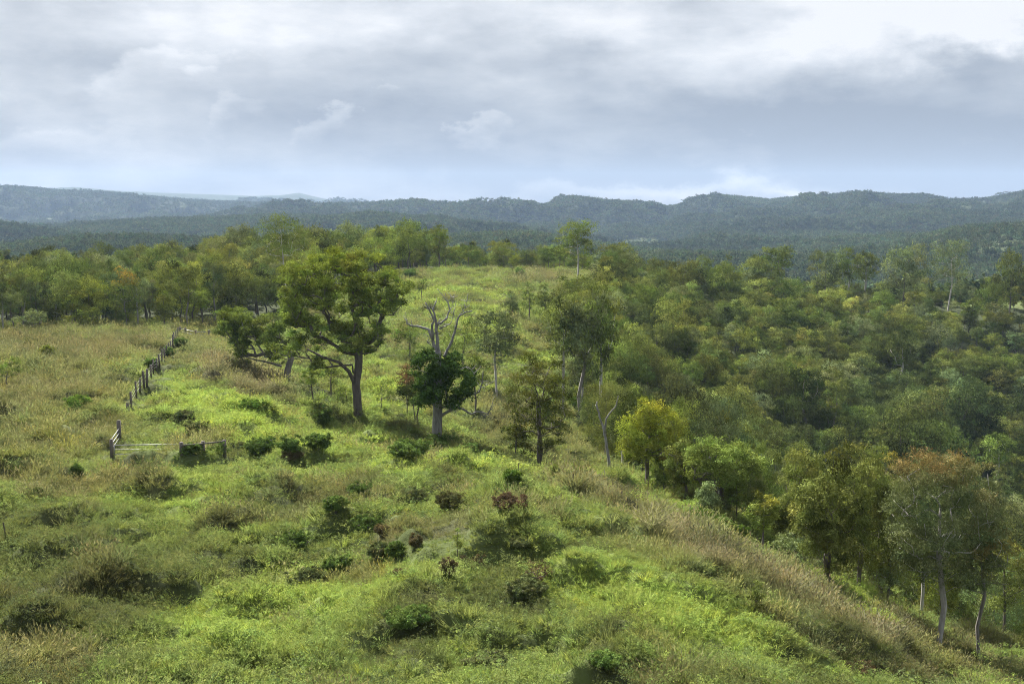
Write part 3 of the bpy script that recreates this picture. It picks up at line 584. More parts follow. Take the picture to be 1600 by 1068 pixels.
big = fbm(pts[:, 0] / 30, pts[:, 1] / 30, 40, 2)
cls = fr.random(n)
hh = fr.uniform(6.5, 14.5, n) * (1 + .4 * (big - .5)); hh = np.where(pts[:, 2] == 1, hh * .74, hh * .98)
hh = np.where((pts[:, 2] == 1) & (R > 330), hh * .9, hh); hh = np.where((pts[:, 2] == 0) & (pts[:, 3] > 690), hh * .6, hh); hh = np.where((pts[:, 2] == 0) & (pts[:, 3] < 330), hh * .84, hh)
emg = (fr.random(n) < .07) & (pts[:, 2] == 1) & (R > 150); hh = np.where(emg, hh * 1.5, hh); edge_small = fr.random(n) < .1; hh = np.where(edge_small, hh * .65, hh)
hh = np.where((pts[:, 2] == 0) & (R < 240), np.clip(hh, 8, 13.5), hh)
hx, hy = proj(pts[:, 0], pts[:, 1], Z + hh)
score = hh / R * (1 + (hx > -20) * (hx < 1620) * 3)
# front rows hide what stands behind them on the flat left
score = np.where((pts[:, 2] == 0) & (R > 262), score * .55, score)
order = np.argsort(-score); NI = 300 - 76
kinds = np.where(pts[:, 2] == 1, fr.choice([0, 1, 2, 3, 4, 0, 1, 5, 6, 7, 8, 9, 10, 11], n), fr.choice([0, 1, 2, 3, 4, 5, 6, 7, 5, 8, 10], n))
palR = [G_MID * .95, G_OL * .9, G_GR * .95, G_DK * 1.1, G_MID * 1.25]; nmR = ['mid green', 'olive', 'grey green', 'dark green', 'fresh green']
palL = [G_OL * 1.05, G_MID * 1.05, G_YL * .85, G_OL * .8, G_GR * .8]; nmL = ['olive', 'mid green', 'yellow green', 'dull olive', 'grey green']
kinds = np.where(R < 140, fr.choice([12, 13, 14, 15, 16], n), kinds)
ci = fr.choice([0, 0, 1, 1, 2, 3, 4], n); ci = np.where((big > .6) & (pts[:, 2] == 1), 3, ci)
fx = []; cnt = {}
shape_nm = {0: 'rounded', 1: 'rounded', 2: 'rounded', 3: 'rounded', 4: 'rounded', 5: 'tall open', 6: 'tall open', 7: 'tall open', 8: 'conical', 9: 'conical', 10: 'broad', 11: 'broad', 12: 'dense', 13: 'upright', 14: 'tall open', 15: 'conical', 16: 'dense'}
for rank, i in enumerate(order):
    x, y, zone, p_ = pts[i]; k = int(kinds[i]); c_ = (palR if zone else palL)[ci[i]] * fr.uniform(.85, 1.18) * np.array([fr.uniform(.9, 1.12), 1, fr.uniform(.85, 1.15)]); s = hh[i] / PROTO[k]['h']
    z = Z[i] - .2; rz = fr.uniform(0, 6.28); sx = fr.uniform(.72, .98) * (.86 if R[i] < 150 else 1); c_ = c_ * fr.choice([.7, .85, 1, 1.15, 1.4])
    if rank < NI:
        tone = (nmR if zone else nmL)[ci[i]]
        if zone:
            band = 'near the grass slope' if R[i] < 120 else 'low in the gully' if R[i] < 190 else 'on the far gully side' if R[i] < 290 else 'near the right skyline'
            side = 'left' if p_ < 1130 else 'middle' if p_ < 1370 else 'right'
            lb = f'{tone} {shape_nm[k]} tree {band}, {side} part of the gully forest'; gp = f'{tone} {shape_nm[k]} gully forest trees {band} {side}'
        else:
            side = 'far left' if p_ < 150 else 'left' if p_ < 320 else 'middle' if p_ < 620 else 'knoll'
            band = 'front row' if R[i] < 232 else 'inner rows'
            lb = f'{tone} {shape_nm[k]} tree, {band} of the {side} forest behind the field' if side != 'knoll' else f'{tone} {shape_nm[k]} tree in the line behind the knoll grass'
            gp = lb.replace('tree', 'trees')
        copy_tree(k, (x, y, z), rz, s, c_, lb, group=gp, sx=sx)
    else: fx.append((x, y, z, rz, s, k, *c_))
print('forest', n, 'rest', len(fx), time.time() - T0)
# ------------------------------------------------------------------ one-object instancer for uncountable stuff
def instancer(name, protos, pos, rot, sca, pid, colr, mats, label, cat):
    """protos: (V,F,lc,midx). Prototype geometry and points live in the one mesh; nodes put a prototype on every point"""
    Vs = []; Q = []; Tn = []; lq = []; lt = []; mq = []; mt = []; ids = []; o = 0
    for k, (V, Fs, lcs, mi) in enumerate(protos):
        Vs.append(V); ids.append(np.full(len(V), -(k + 1)))
        for f, l, m in zip(Fs, lcs, mi):
            (Q if f.shape[1] == 4 else Tn).append(f + o); (lq if f.shape[1] == 4 else lt).append(l); (mq if f.shape[1] == 4 else mt).append(np.full(len(f), m))
        o += len(V)
    Vs.append(pos); ids.append(np.asarray(pid)); V = np.concatenate(Vs); npz = len(pos)
    me = mesh(name, V, ([np.concatenate(Q)] if Q else []) + ([np.concatenate(Tn)] if Tn else []), mats, np.concatenate(lq + lt), midx=np.concatenate(mq + mt))
    def pa(nm, ty, key, arr, w):
        a = me.attributes.new(nm, ty, 'POINT'); full = np.zeros((len(V), w), np.float32); full[o:] = arr; a.data.foreach_set(key, full.ravel() if w > 1 else full[:, 0])
    a = me.attributes.new('pid', 'INT', 'POINT'); a.data.foreach_set('value', np.concatenate(ids).astype(np.int32))
    pa('irot', 'FLOAT_VECTOR', 'vector', rot, 3); pa('isca', 'FLOAT_VECTOR', 'vector', sca, 3); pa('icol', 'FLOAT_COLOR', 'color', np.c_[colr, np.ones(npz)], 4)
    ob = link(name, me); tag(ob, label, cat, kind='stuff')
    ng = bpy.data.node_groups.new(name, 'GeometryNodeTree'); ng.interface.new_socket('Geometry', in_out='INPUT', socket_type='NodeSocketGeometry'); ng.interface.new_socket('Geometry', in_out='OUTPUT', socket_type='NodeSocketGeometry')
    A = ng.nodes.new; Lk = ng.links.new; gi = A('NodeGroupInput'); go = A('NodeGroupOutput')
    def attr(nm, ty):
        q = A('GeometryNodeInputNamedAttribute'); q.data_type = ty; q.inputs['Name'].default_value = nm; return q.outputs[0]
    pidn = attr('pid', 'INT'); rotn = attr('irot', 'FLOAT_VECTOR'); scn = attr('isca', 'FLOAT_VECTOR')
    def cmp(v, op='EQUAL'):
        q = A('FunctionNodeCompare'); q.data_type = 'INT'; q.operation = op; Lk(pidn, q.inputs[2]); q.inputs[3].default_value = v; return q.outputs[0]
    sp = A('GeometryNodeSeparateGeometry'); sp.domain = 'POINT'; Lk(gi.outputs[0], sp.inputs[0]); Lk(cmp(0, 'GREATER_EQUAL'), sp.inputs[1])
    mp = A('GeometryNodeMeshToPoints'); Lk(sp.outputs[0], mp.inputs[0])
    e2r = A('FunctionNodeEulerToRotation'); Lk(rotn, e2r.inputs[0])
    jn = A('GeometryNodeJoinGeometry')
    for k in range(len(protos)):
        s1 = A('GeometryNodeSeparateGeometry'); s1.domain = 'POINT'; Lk(gi.outputs[0], s1.inputs[0]); Lk(cmp(-(k + 1)), s1.inputs[1])
        g2i = A('GeometryNodeGeometryToInstance'); Lk(s1.outputs[0], g2i.inputs[0])
        ip = A('GeometryNodeInstanceOnPoints'); Lk(mp.outputs[0], ip.inputs['Points']); Lk(cmp(k), ip.inputs['Selection']); Lk(s1.outputs[0], ip.inputs['Instance']); Lk(e2r.outputs[0], ip.inputs['Rotation']); Lk(scn, ip.inputs['Scale'])
        Lk(ip.outputs[0], jn.inputs[0])
    Lk(jn.outputs[0], go.inputs[0])
    md = ob.modifiers.new('scatter', 'NODES'); md.node_group = ng
    return ob
def tproto(p):
    T = p['T']; Vt = np.concatenate(T.V); ft = np.concatenate([f for f in T.F if len(f)]); tt = np.concatenate(T.T)
    o = len(Vt); V = np.concatenate([Vt, p['V']])
    return V, [ft, tt, p['F'] + o], [np.ones((len(ft), 3)), np.ones((len(tt), 3)), p['lc']], [1, 1, 0]
fx = np.array(fx)
instancer('forest', [tproto(p) for p in PROTO], fx[:, :3], np.c_[fx[:, 3] * 0, fx[:, 3] * 0, fx[:, 3]], np.c_[fx[:, 4], fx[:, 4], fx[:, 4]], fx[:, 5], fx[:, 6:9], [M_LEAFI, M_BARK],
          'rest of the green eucalyptus forest filling the gully and the woods behind the field', 'forest')
# ------------------------------------------------------------------ grass colour map (where each kind of growth stands)
PATCH = [  # px, py, rx, ry, angle deg (screen), kind 0 brown-khaki 1 dark 2 pinkish seed heads 3 bright, strength
    (120, 545, 200, 28, 0, 0, .9), (60, 610, 150, 40, 0, 0, .8), (90, 690, 130, 40, 0, 0, .65), (60, 840, 160, 45, 0, 1, .8), (120, 930, 190, 60, -8, 1, .95), (60, 1030, 120, 40, 0, 0, .8), (250, 880, 120, 30, -10, 1, .7),
    (150, 830, 120, 30, 0, 1, .5), (380, 590, 80, 14, 18, 2, .85), (320, 540, 60, 18, 40, 0, .6), (430, 620, 80, 10, 25, 1, .3), (1000, 800, 190, 14, 20, 2, .6), (1150, 880, 190, 16, 27, 2, .75), (1320, 960, 160, 16, 29, 2, .8), (1460, 1010, 130, 16, 27, 0, .9), (1200, 960, 110, 14, 30, 2, .5), (1050, 870, 90, 30, 15, 0, .5),
    (1360, 1040, 110, 18, 20, 2, .6), (780, 650, 50, 40, 20, 0, .8), (900, 700, 70, 25, 30, 0, .5), (700, 470, 110, 26, 0, 3, .5), (830, 438, 90, 5, 0, 2, .5), (760, 520, 60, 30, 0, 3, .6), (860, 560, 60, 20, 0, 3, .9), (600, 600, 40, 40, 0, 3, .8),
    (330, 640, 150, 24, 5, 3, .8), (450, 690, 150, 18, 0, 3, .8), (700, 730, 160, 20, 5, 3, .8), (300, 780, 120, 40, 0, 3, .4), (420, 960, 220, 50, -12, 3, .55), (1000, 940, 200, 50, 15, 3, .6), (1180, 1030, 140, 30, 15, 3, .7), (1350, 930, 90, 9, 30, 3, .9), (700, 845, 120, 40, 0, 1, .35), (640, 990, 90, 30, 0, 1, .4), (850, 990, 80, 40, 0, 1, .3), (950, 760, 90, 10, 15, 3, .8), (1120, 800, 130, 12, 22, 3, .7), (1500, 1050, 80, 12, 28, 3, .8)]
KC = np.array([(.148, .14, .078), (.085, .095, .045), (.20, .185, .125), (.30, .39, .095)])
def grass_kind(x, y, z):
    """weights of the four kinds at world points (patches are fixed places on the hill)"""
    px, py = proj(x, y, z); R = np.hypot(x, y)
    wx = px + 50 * (fbm(x / 6, y / 6, 51, 3) - .5) * 60 / np.maximum(R, 30) * 2; wy = py + 22 * (fbm(x / 5, y / 5, 61, 3) - .5) * 2
    W = np.zeros((len(x), 4))
    for a, b, rx, ry, an, k, s in PATCH:
        c_, s_ = math.cos(math.radians(an)), math.sin(math.radians(an)); dx = wx - a; dy = wy - b
        d = ((dx * c_ + dy * s_) / rx) ** 2 + ((-dx * s_ + dy * c_) / ry) ** 2
        W[:, k] = np.maximum(W[:, k], s * np.exp(-d * d * .8))
    n_ = fbm(x / 4.5, y / 4.5, 71, 4); W[:, 0] = np.maximum(W[:, 0], sstep(.56, .68, n_) * .75)
    n_ = fbm(x / 3.2, y / 3.2, 81, 4); W[:, 1] = np.maximum(W[:, 1], sstep(.56, .66, n_) * .8)
    return W
BASEG = np.array((.185, .238, .08))
def grass_col(x, y, z):
    W = grass_kind(x, y, z); c_ = np.tile(BASEG, (len(x), 1)) * (1 + .5 * (fbm(x / 1.7, y / 1.7, 91, 3) - .5))[:, None]
    for k in (3, 0, 2, 1): c_ = c_ * (1 - W[:, k:k + 1] * .9) + KC[k] * W[:, k:k + 1] * .9
    return c_, W
# ------------------------------------------------------------------ terrain sheets (polar grid round the hilltop)
az = np.r_[np.linspace(-math.pi, -.62, 60, endpoint=False), np.linspace(-.62, .62, 860, endpoint=False), np.linspace(.62, math.pi, 61)]
Rn = [1.5]
while Rn[-1] < 900: Rn.append(Rn[-1] * (1.08 if Rn[-1] < 20 else 1.0062 if Rn[-1] < 330 else 1.02))
Rn[-1] = 900.0
Rf = [900.0]
while Rf[-1] < 9100: Rf.append(Rf[-1] * 1.0075)
def sheet(name, RR, far):
    RR = np.array(RR); a, r = np.meshgrid(az, RR); x = (np.sin(a) * r).ravel(); y = (np.cos(a) * r).ravel(); z = H(x, y)
    nA = len(az); i = np.arange(len(RR) - 1)[:, None] * nA; j = np.arange(nA - 1)[None]
    Fc = np.stack([i + j, i + j + 1, i + nA + j + 1, i + nA + j], -1).reshape(-1, 4)
    V = np.stack([x, y, z], 1)
    me = mesh(name, V, [Fc[:, ::-1]], [M_GROUND], smooth=True)
    if far: c_ = far_col(x, y, z)[0]
    else:
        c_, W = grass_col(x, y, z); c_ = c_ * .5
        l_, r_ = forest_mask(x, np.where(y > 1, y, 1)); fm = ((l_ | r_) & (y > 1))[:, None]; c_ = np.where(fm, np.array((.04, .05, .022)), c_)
        w = sstep(420, 700, np.hypot(x, y))[:, None]; c_ = c_ * (1 - w) + far_col(x, y, z)[0] * w
    at_ = me.attributes.new('gc', 'FLOAT_COLOR', 'POINT'); at_.data.foreach_set('color', np.c_[c_, np.ones(len(c_))].astype(np.float32).ravel())
    ob = link(name, me); tag(ob, kind='structure'); return ob
BARE = [(40, 346, 110, 3), (230, 347, 80, 2), (60, 385, 50, 10), (1540, 385, 90, 30), (1420, 400, 60, 14), (980, 382, 50, 9), (1520, 320, 60, 3), (500, 346, 40, 3), (1590, 420, 60, 14), (130, 338, 60, 3), (700, 345, 25, 2)]
def far_col(x, y, z):
    px, py = proj(x, y, z); n_ = fbm(x / 160, y / 160, 14, 4); b_ = np.zeros(len(x))
    wx = px + 60 * (fbm(x / 200, y / 200, 15, 3) - .5); wy = py + 14 * (fbm(x / 150, y / 150, 16, 3) - .5)
    for a, b, rx, ry in BARE: b_ = np.maximum(b_, np.exp(-((wx - a) / rx) ** 2 - ((wy - b) / ry) ** 2))
    b_ = np.maximum(b_, sstep(-66, -78, z) * sstep(.5, .6, n_) * .4); b_[np.hypot(x, y) > 6200] = 0
    bare = sstep(.4, .9, b_ + .25 * (n_ - .5)); bare = bare[:, None]
    f = np.array((.022, .034, .016)); g = np.array((.06, .078, .036)) * (.75 + .5 * n_[:, None])
    g = np.where(np.hypot(x, y)[:, None] < 800, f * 1.6, g)
    return f * (1 - bare) + g * bare, bare[:, 0]
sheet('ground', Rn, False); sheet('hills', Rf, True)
print('sheets', time.time() - T0)
# ------------------------------------------------------------------ forest on the far hills
def farclump(seed, k, h=10., W=9.):
    rng = np.random.default_rng(seed); C = rng.normal(size=(5, 3)) * [W * .24, W * .24, h * .12] + [0, 0, h * .55]
    V, Fc, lc = leaves(rng, C, np.full(5, W * .3), k // 5, 1.7, .8, .7, 0, rand=.4, tone=.2, fill=.3); return V, [Fc], [lc], [0]
hr = np.random.default_rng(9); n0 = 760000
a_ = hr.uniform(-.6, .6, n0); r_ = np.exp(hr.uniform(math.log(425), math.log(6300), n0))
keep = hr.random(n0) < np.clip((r_ / 2600) ** .9, .12, 1); a_ = a_[keep]; r_ = r_[keep]
x = np.sin(a_) * r_; y = np.cos(a_) * r_; z = H(x, y); dz = H(x * 1.01, y * 1.01) - z
_, bare = far_col(x, y, z)
keep = (hr.random(len(x)) > bare * .86) & (dz > -.045 * r_ * .1 - 3); x, y, z, r_ = x[keep], y[keep], z[keep], r_[keep]
m = len(x); s = hr.uniform(.7, 1.35, m) * np.where(r_ < 1000, .9, .85) * np.clip(r_ / 3800, 1, 1.45); cvar = fbm(x / 250, y / 250, 25, 3)
cf = np.array((.062, .082, .042)) * (.7 + .9 * cvar + hr.normal(size=m) * .14)[:, None]; cf *= np.c_[1 + .12 * hr.normal(size=m), np.ones(m), np.ones(m)]
instancer('distant_forest', [farclump(i, 110) for i in range(5)], np.c_[x, y, z - 1], np.c_[x * 0, x * 0, hr.uniform(0, 6.28, m)], np.c_[s, s, s * hr.uniform(.8, 1.3, m)], hr.integers(0, 5, m), np.clip(cf, .01, 1), [M_FAR],
          'blue hazed eucalyptus forest covering the distant hills and valley', 'forest')
print('far forest', m, time.time() - T0)
# ------------------------------------------------------------------ grass and herbs
def herb(seed, n, w, h, leaf, asp, stem=True):
    rng = np.random.default_rng(seed); C = rng.normal(size=(7, 3)) * [w * .3, w * .3, 0]; C[:, 2] = h * rng.uniform(.3, .75, 7)
    V, Fc, lc = leaves(rng, C, np.full(7, w * .28), n // 7, leaf * .95, .8, asp, 0, rand=.6, tone=.08, fill=.4); lc = 1 + (lc - 1) * .45
    return V, [Fc], [lc], [0]
def blades(seed, n, w, h, bw, seedhead=0, spread=.5):
    rng = np.random.default_rng(seed); a = rng.uniform(0, 6.28, n); r = w * .5 * np.sqrt(rng.random(n)); b0 = np.stack([r * np.cos(a), r * np.sin(a), np.full(n, -.05)], 1)
    le = h * rng.uniform(.55, 1.15, n); d = unit(np.stack([np.cos(a) * spread, np.sin(a) * spread, np.ones(n)], 1) + rng.normal(size=(n, 3)) * .28)
    m1 = b0 + d * le[:, None] * .55; d2 = unit(d * [1, 1, .55] + [0, 0, 0]); tp = m1 + d2 * le[:, None] * .5
    sd = unit(np.cross(d, rng.normal(size=(n, 3)))) * bw
    V = np.stack([b0 - sd * .5, b0 + sd * .5, m1 + sd * .5, m1 - sd * .5, tp], 1).reshape(-1, 3); i = np.arange(n)[:, None] * 5
    Q = i + [0, 1, 2, 3]; T_ = i + [3, 2, 4]; lc = (rng.uniform(.75, 1.25, n)[:, None] * np.ones(3)); l2 = lc * [1.08, 1.05, 1]
    Fs = [Q, T_]; ls = [lc, l2]
    if seedhead:
        k = seedhead; s_ = rng.integers(0, n, k); c = tp[s_] + d2[s_] * .06; up = unit(d2[s_] + rng.normal(size=(k, 3)) * .2); sd = unit(np.cross(up, rng.normal(size=(k, 3)))) * .022; o = len(V)
        V = np.concatenate([V, np.stack([c - up * .07, c + sd, c + up * .12, c - sd], 1).reshape(-1, 3)]); Fs.append(np.arange(4 * k).reshape(-1, 4) + o); ls.append(np.tile([1.12, 1.02, 1.1], (k, 1)))
    return V, Fs, ls, [0] * len(Fs)
GP = [herb(1, 180, .9, .42, .075, .5), herb(2, 170, .8, .5, .065, .4), herb(3, 200, 1.0, .36, .08, .5),
      blades(4, 90, .6, .5, .022), blades(5, 80, .8, .42, .026, 0, .9), blades(6, 70, .5, .75, .015, 45, .35), blades(7, 60, .6, .85, .014, 45, .45), herb(8, 160, .9, .7, .06, .3),
      herb(9, 900, 2.0, .85, .075, .4), herb(10, 800, 1.7, 1.0, .07, .35), herb(11, 700, 1.5, .7, .08, .45)]
gr = np.random.default_rng(13); PX_, PY_, = [], []
bands = [(22, 45, 20), (45, 75, 11), (75, 120, 6), (120, 200, 2.6), (200, 330, 1.2)]
xs = []; ys = []; sz = []
for r0, r1, dn in bands:
    k = int((r1 ** 2 - r0 ** 2) * .56 * dn); a = gr.uniform(-.54, .58, k); r = np.sqrt(gr.uniform(r0 ** 2, r1 ** 2, k)); xs.append(np.sin(a) * r); ys.append(np.cos(a) * r); sz.append(np.full(k, (6.0 / dn) ** .36))
x = np.concatenate(xs); y = np.concatenate(ys); sz = np.concatenate(sz); ml, mr = forest_mask(x, y)
deep = (mr & (np.hypot(x, y) > 130)) | (ml & (np.hypot(x, y) > 235)); x, y, sz = x[~deep], y[~deep], sz[~deep]
z = H(x, y); c_, W = grass_col(x, y, z); m = len(x)
u = gr.random(m); pid = gr.choice([0, 1, 2, 3, 4, 7], m, p=[.17, .15, .14, .22, .25, .07])
pid = np.where((W[:, 0] > .45) & (u < .75), gr.choice([3, 4, 5], m), pid); pid = np.where((W[:, 2] > .35) & (u < .85), gr.choice([5, 6, 5, 3], m), pid)
pid = np.where((W[:, 1] > .5) & (u > .6), 7, pid)
px, py = proj(x, y, z); hol = np.exp(-((px - 690) / 130) ** 2 - ((py - 850) / 42) ** 2) + .8 * np.exp(-((px - 830) / 40) ** 2 - ((py - 1000) / 30) ** 2)
def _k(a, b, c, d, rad): p = ground_at(a, b); q = ground_at(c, d); return (p[0], p[1] - .8, q[0], q[1] - .8, rad)
KEEP = [_k(175, 718, 285, 718, 1.8), _k(285, 718, 352, 716, 1.6), _k(173, 714, 188, 686, 1.3), _k(203, 644, 230, 603, 1.4), _k(230, 603, 257, 563, 1.4), _k(257, 563, 280, 528, 1.6)]
clu = fbm(x / 2.2, y / 2.0, 33, 3); sz = sz * (.65 + .9 * clu) * (1 - .6 * np.clip(hol, 0, 1)) * gr.uniform(.75, 1.25, m)
cv = c_ * gr.uniform(.88, 1.14, m)[:, None] * np.c_[gr.uniform(.9, 1.12, m), np.ones(m), gr.uniform(.8, 1.2, m)]
mdn = (gr.random(m) < np.interp(np.hypot(x, y), [30, 60, 100, 170, 250], [.022, .035, .06, .05, 0])) & (clu > .47) & (hol < .3) & (W[:, 2] < .5)
pid = np.where(mdn, gr.choice([8, 9, 10], m), pid); sz = np.where(mdn, gr.uniform(.45, .9, m), sz); cv[mdn] *= gr.choice([.82, .92, 1.0, 1.1], mdn.sum())[:, None]
for (ax_, ay_, bx_, by_, rad_) in KEEP:
    t_ = np.clip(((x - ax_) * (bx_ - ax_) + (y - ay_) * (by_ - ay_)) / ((bx_ - ax_) ** 2 + (by_ - ay_) ** 2), 0, 1); q_ = np.hypot(x - ax_ - t_ * (bx_ - ax_), y - ay_ - t_ * (by_ - ay_) ) < rad_
    sz = np.where(q_, np.minimum(sz, .62), sz)
yel = (gr.random(m) < .03) & (W[:, 1] < .3); cv[yel] *= [1.2, 1.12, .85]
instancer('grass', GP, np.c_[x, y, z - .03], np.c_[gr.normal(size=m) * .12, gr.normal(size=m) * .12, gr.uniform(0, 6.28, m)], np.c_[sz, sz, sz * gr.uniform(.8, 1.25, m)], pid, cv, [M_GRASS],
          'long green and browning grass with leafy weeds covering the whole hillside', 'grass')
print('grass', m, time.time() - T0)
# ------------------------------------------------------------------ fence, gate, rails, pickets
def W3(px, py, **k): return ground_at(px, py, **k)
posts = [(205, 640), (213, 623), (219, 615), (225, 609), (230, 601), (236, 590), (239.5, 584), (245, 580), (249, 575), (253, 567), (257, 561), (260.5, 557), (263.5, 553), (267, 548), (270, 540), (272, 534), (275, 530), (278, 527)]
pw = [W3(a, b) for a, b in posts]
e = empty('post_fence', pw[0]); tag(e, 'line of weathered square timber posts climbing the field on the left', 'fence'); o0 = pw[0]; tops = []
for i, p in enumerate(pw):
    T = Tub(); h_ = 1.45 + .12 * math.sin(i * 2.3); w_ = .078 + .012 * math.sin(i * 5.1); ln = .05 * math.sin(i * 3.7)
    ax = np.array([[1, .1, 0], [-.1, 1, 0], [ln, 0, 1]]); T.box(p - o0 + [0, 0, h_ / 2 - .2], np.array([w_, w_, h_ / 2 + .2]), ax)
    T.box(p - o0 + [ln * h_ * .5, 0, h_ + .012], np.array([w_ * .9, w_ * .9, .015]), ax)
    ob = link('post', T.mesh('post', M_WOOD, False), e); tops.append(p - o0)
for k in range(3):
    T = Tub(); q = np.array([t + [0, -.15, 1.15 - .33 * k] for t in tops]); T.tube(q, np.full(len(q), .008), 4); link('wire', T.mesh('wire', M_STEEL), e)
a1 = W3(281, 524); e = empty('rail_fence', a1); tag(e, 'short far rail fence with timber posts running right from the top of the post line', 'fence')
q = [W3(281, 524), W3(290, 526), W3(306, 529), W3(327, 530)]
for p in q: T = Tub(); T.box(p - a1 + [0, 0, .6], np.array([.14, .14, .85])); link('post', T.mesh('post', M_WOOD, False), e)
for zz in (1.15, .65): T = Tub(); T.tube([p - a1 + [0, 0, zz] for p in q], [.06] * 4, 5); link('rail', T.mesh('rail', M_STEEL), e)
# tubular gate
def gate(label, A, B, h, name='farm_gate', nr=3, mid=True):
    e = empty(name, A); tag(e, label, 'gate'); d = B - A; Lg = np.linalg.norm(d[:2])
    T = Tub(); R_ = .027
    for zz in np.linspace(.38, h, nr): T = Tub(); T.tube([np.array([0, 0, zz]), d * [1, 1, 1] + [0, 0, zz]], [R_, R_], 8); link('rail', T.mesh('rail', M_STEEL), e)
    for t in ((0, .5, 1) if mid else (0, 1)): T = Tub(); T.tube([d * t + [0, 0, .06], d * t + [0, 0, h + .03]], [R_ * 1.05] * 2, 8); link('upright', T.mesh('upright', M_STEEL), e)
    return e
gl = W3(179.5, 717); gr_ = np.array([W3(281.5, 717)[0], gl[1] + .3, 0]); zg = P(179.5, 695, gl[1])[2] - 1.0; gl[2] = gr_[2] = zg
gate('low galvanised tubular farm gate standing in long grass on the left', gl, gr_, 1.0)
A = W3(173, 712); B = W3(188, 684); A[2] = P(173, 689, A[1])[2] - 1.05; B[2] = P(188, 667, B[1])[2] - 1.05
gate('short narrow galvanised gate panel running uphill from the left gate post', A, B, 1.05, nr=3, mid=False)
def postobj(label, p, h_, w_, mat=M_WOOD, name='gate_post', cat='post'):
    T = Tub(); T.box(np.array([0, 0, h_ / 2 - .2]), np.array([w_, w_, h_ / 2 + .2])); T.box(np.array([0, 0, h_ + .015]), np.array([w_ * .88, w_ * .88, .016])); o = link(name, T.mesh(name, mat, False)); o.location = p; tag(o, label, cat); return o
postobj('weathered timber gate post at the left end of the tubular gate', W3(175, 716), 1.3, .1); postobj('weathered dark timber post at the uphill end of the narrow gate panel', W3(186.5, 687), 1.3, .12)
postobj('lone short timber post below the near end of the post fence', W3(200, 646), .9, .1)
A = W3(284, 716); B = W3(351, 714); A[2] = P(284, 694, A[1])[2] - 1.1; B[2] = P(351, 689, B[1])[2] - 1.2; e = empty('timber_rail_fence', A); tag(e, 'vine covered timber rail between two posts right of the tubular gate', 'fence'); d = B - A
for t in (0, .5, 1): T = Tub(); T.box(d * t + [0, 0, .5], np.array([.1, .1, .75 + (.05 if t == 1 else 0)])); link('post', T.mesh('post', M_WOOD, False), e)
T = Tub(); T.tube([[0, -.16, 1.05], d * .5 + [0, -.16, 1.13], d + [0, -.16, 1.22]], [.06, .055, .05], 8); link('rail', T.mesh('rail', M_WOOD), e)
for t, w_ in ((.08, .55), (.42, .5), (.82, .8)):
    C = d * t + np.random.default_rng(int(t * 99)).normal(size=(7, 3)) * [w_ * .45, .15, .22] + [0, -.1, .65]
    V, Fc, lc = leaves(np.random.default_rng(4), C, np.full(7, w_ * .42), 170, .085, .9, .6, .3, tone=.12); c = link('vine', mesh('vine', V, [Fc], [M_LEAF], lc), e); c.color = (*(DK * 1.25), 1)
for a, b, hp, lb in [(11, 848, 24, 'leaning black steel picket by itself near the left edge'), (810, 745, 16, 'thin steel picket on the slope left of the tall feathery tree foot'), (895, 769, 16, 'thin steel picket on the slope shoulder right of the tall feathery tree'), (971, 792, 17, 'thin steel picket on the slope below the yellow green tree')]:
    p = W3(a, b); T = Tub(); hh_ = hp * p[1] / F + .25; T.box(np.array([0, 0, hh_ / 2 - .15]), np.array([.025, .006, hh_ / 2 + .15])); T.box(np.array([0, .015, hh_ / 2 - .15]), np.array([.006, .012, hh_ / 2 + .148]))
    o = link('steel_picket', T.mesh('steel_picket', M_RUST, False)); o.location = p; o.rotation_euler = (0, -.13 if a == 11 else .02, .3); tag(o, lb, 'post')
# ------------------------------------------------------------------ world: broken overcast built in sky directions
SUN_AZ, SUN_EL = math.radians(-28), math.radians(43)
w = bpy.data.worlds.new("World"); bpy.context.scene.world = w; w.use_nodes = True; nt = w.node_tree; nt.nodes.clear(); L = nt.links
tc = N(nt, 'ShaderNodeTexCoord'); sx = N(nt, 'ShaderNodeSeparateXYZ'); L.new(tc.outputs['Generated'], sx.inputs[0])
azn = mth(nt, 'ARCTAN2', sx.outputs[0], sx.outputs[1]); eln = mth(nt, 'ARCSINE', sx.outputs[2])
def cvec(a, b, c=0.0):
    q = N(nt, 'ShaderNodeCombineXYZ')
    for i, v in enumerate((a, b, c)):
        if isinstance(v, (int, float)): q.inputs[i].default_value = v
        else: L.new(v, q.inputs[i])
    return q.outputs[0]
base = cvec(azn, eln)
def noise(vec, scale, det=6, rough=.6, sxy=(1, 1, 1), lac=2.0):
    mp = N(nt, 'ShaderNodeMapping', Scale=sxy); L.new(vec, mp.inputs[0]); n_ = N(nt, 'ShaderNodeTexNoise', Scale=scale, Detail=float(det), Roughness=rough); L.new(mp.outputs[0], n_.inputs['Vector']); return n_
wn = noise(base, 9, 7, .62, (1, 1.6, 1)); wv = N(nt, 'ShaderNodeSeparateColor'); L.new(wn.outputs['Color'], wv.inputs[0])
def warp(amt): return mth(nt, 'MULTIPLY_ADD', mth(nt, 'SUBTRACT', wv.outputs[0], .5), amt * 2, azn), mth(nt, 'MULTIPLY_ADD', mth(nt, 'SUBTRACT', wv.outputs[1], .5), amt, eln)
wa, we = warp(.10)
n_big = noise(base, 5.5, 8, .55, (1, 3.2, 1)).outputs[0]; n_fine = noise(base, 22, 6, .6, (1, 2.6, 1)).outputs[0]
ramp = N(nt, 'ShaderNodeMapRange'); L.new(eln, ramp.inputs[0]); ramp.inputs[1].default_value = 0; ramp.inputs[2].default_value = .19; ramp.inputs[3].default_value = .12; ramp.inputs[4].default_value = .70
t = ramp.outputs[0]
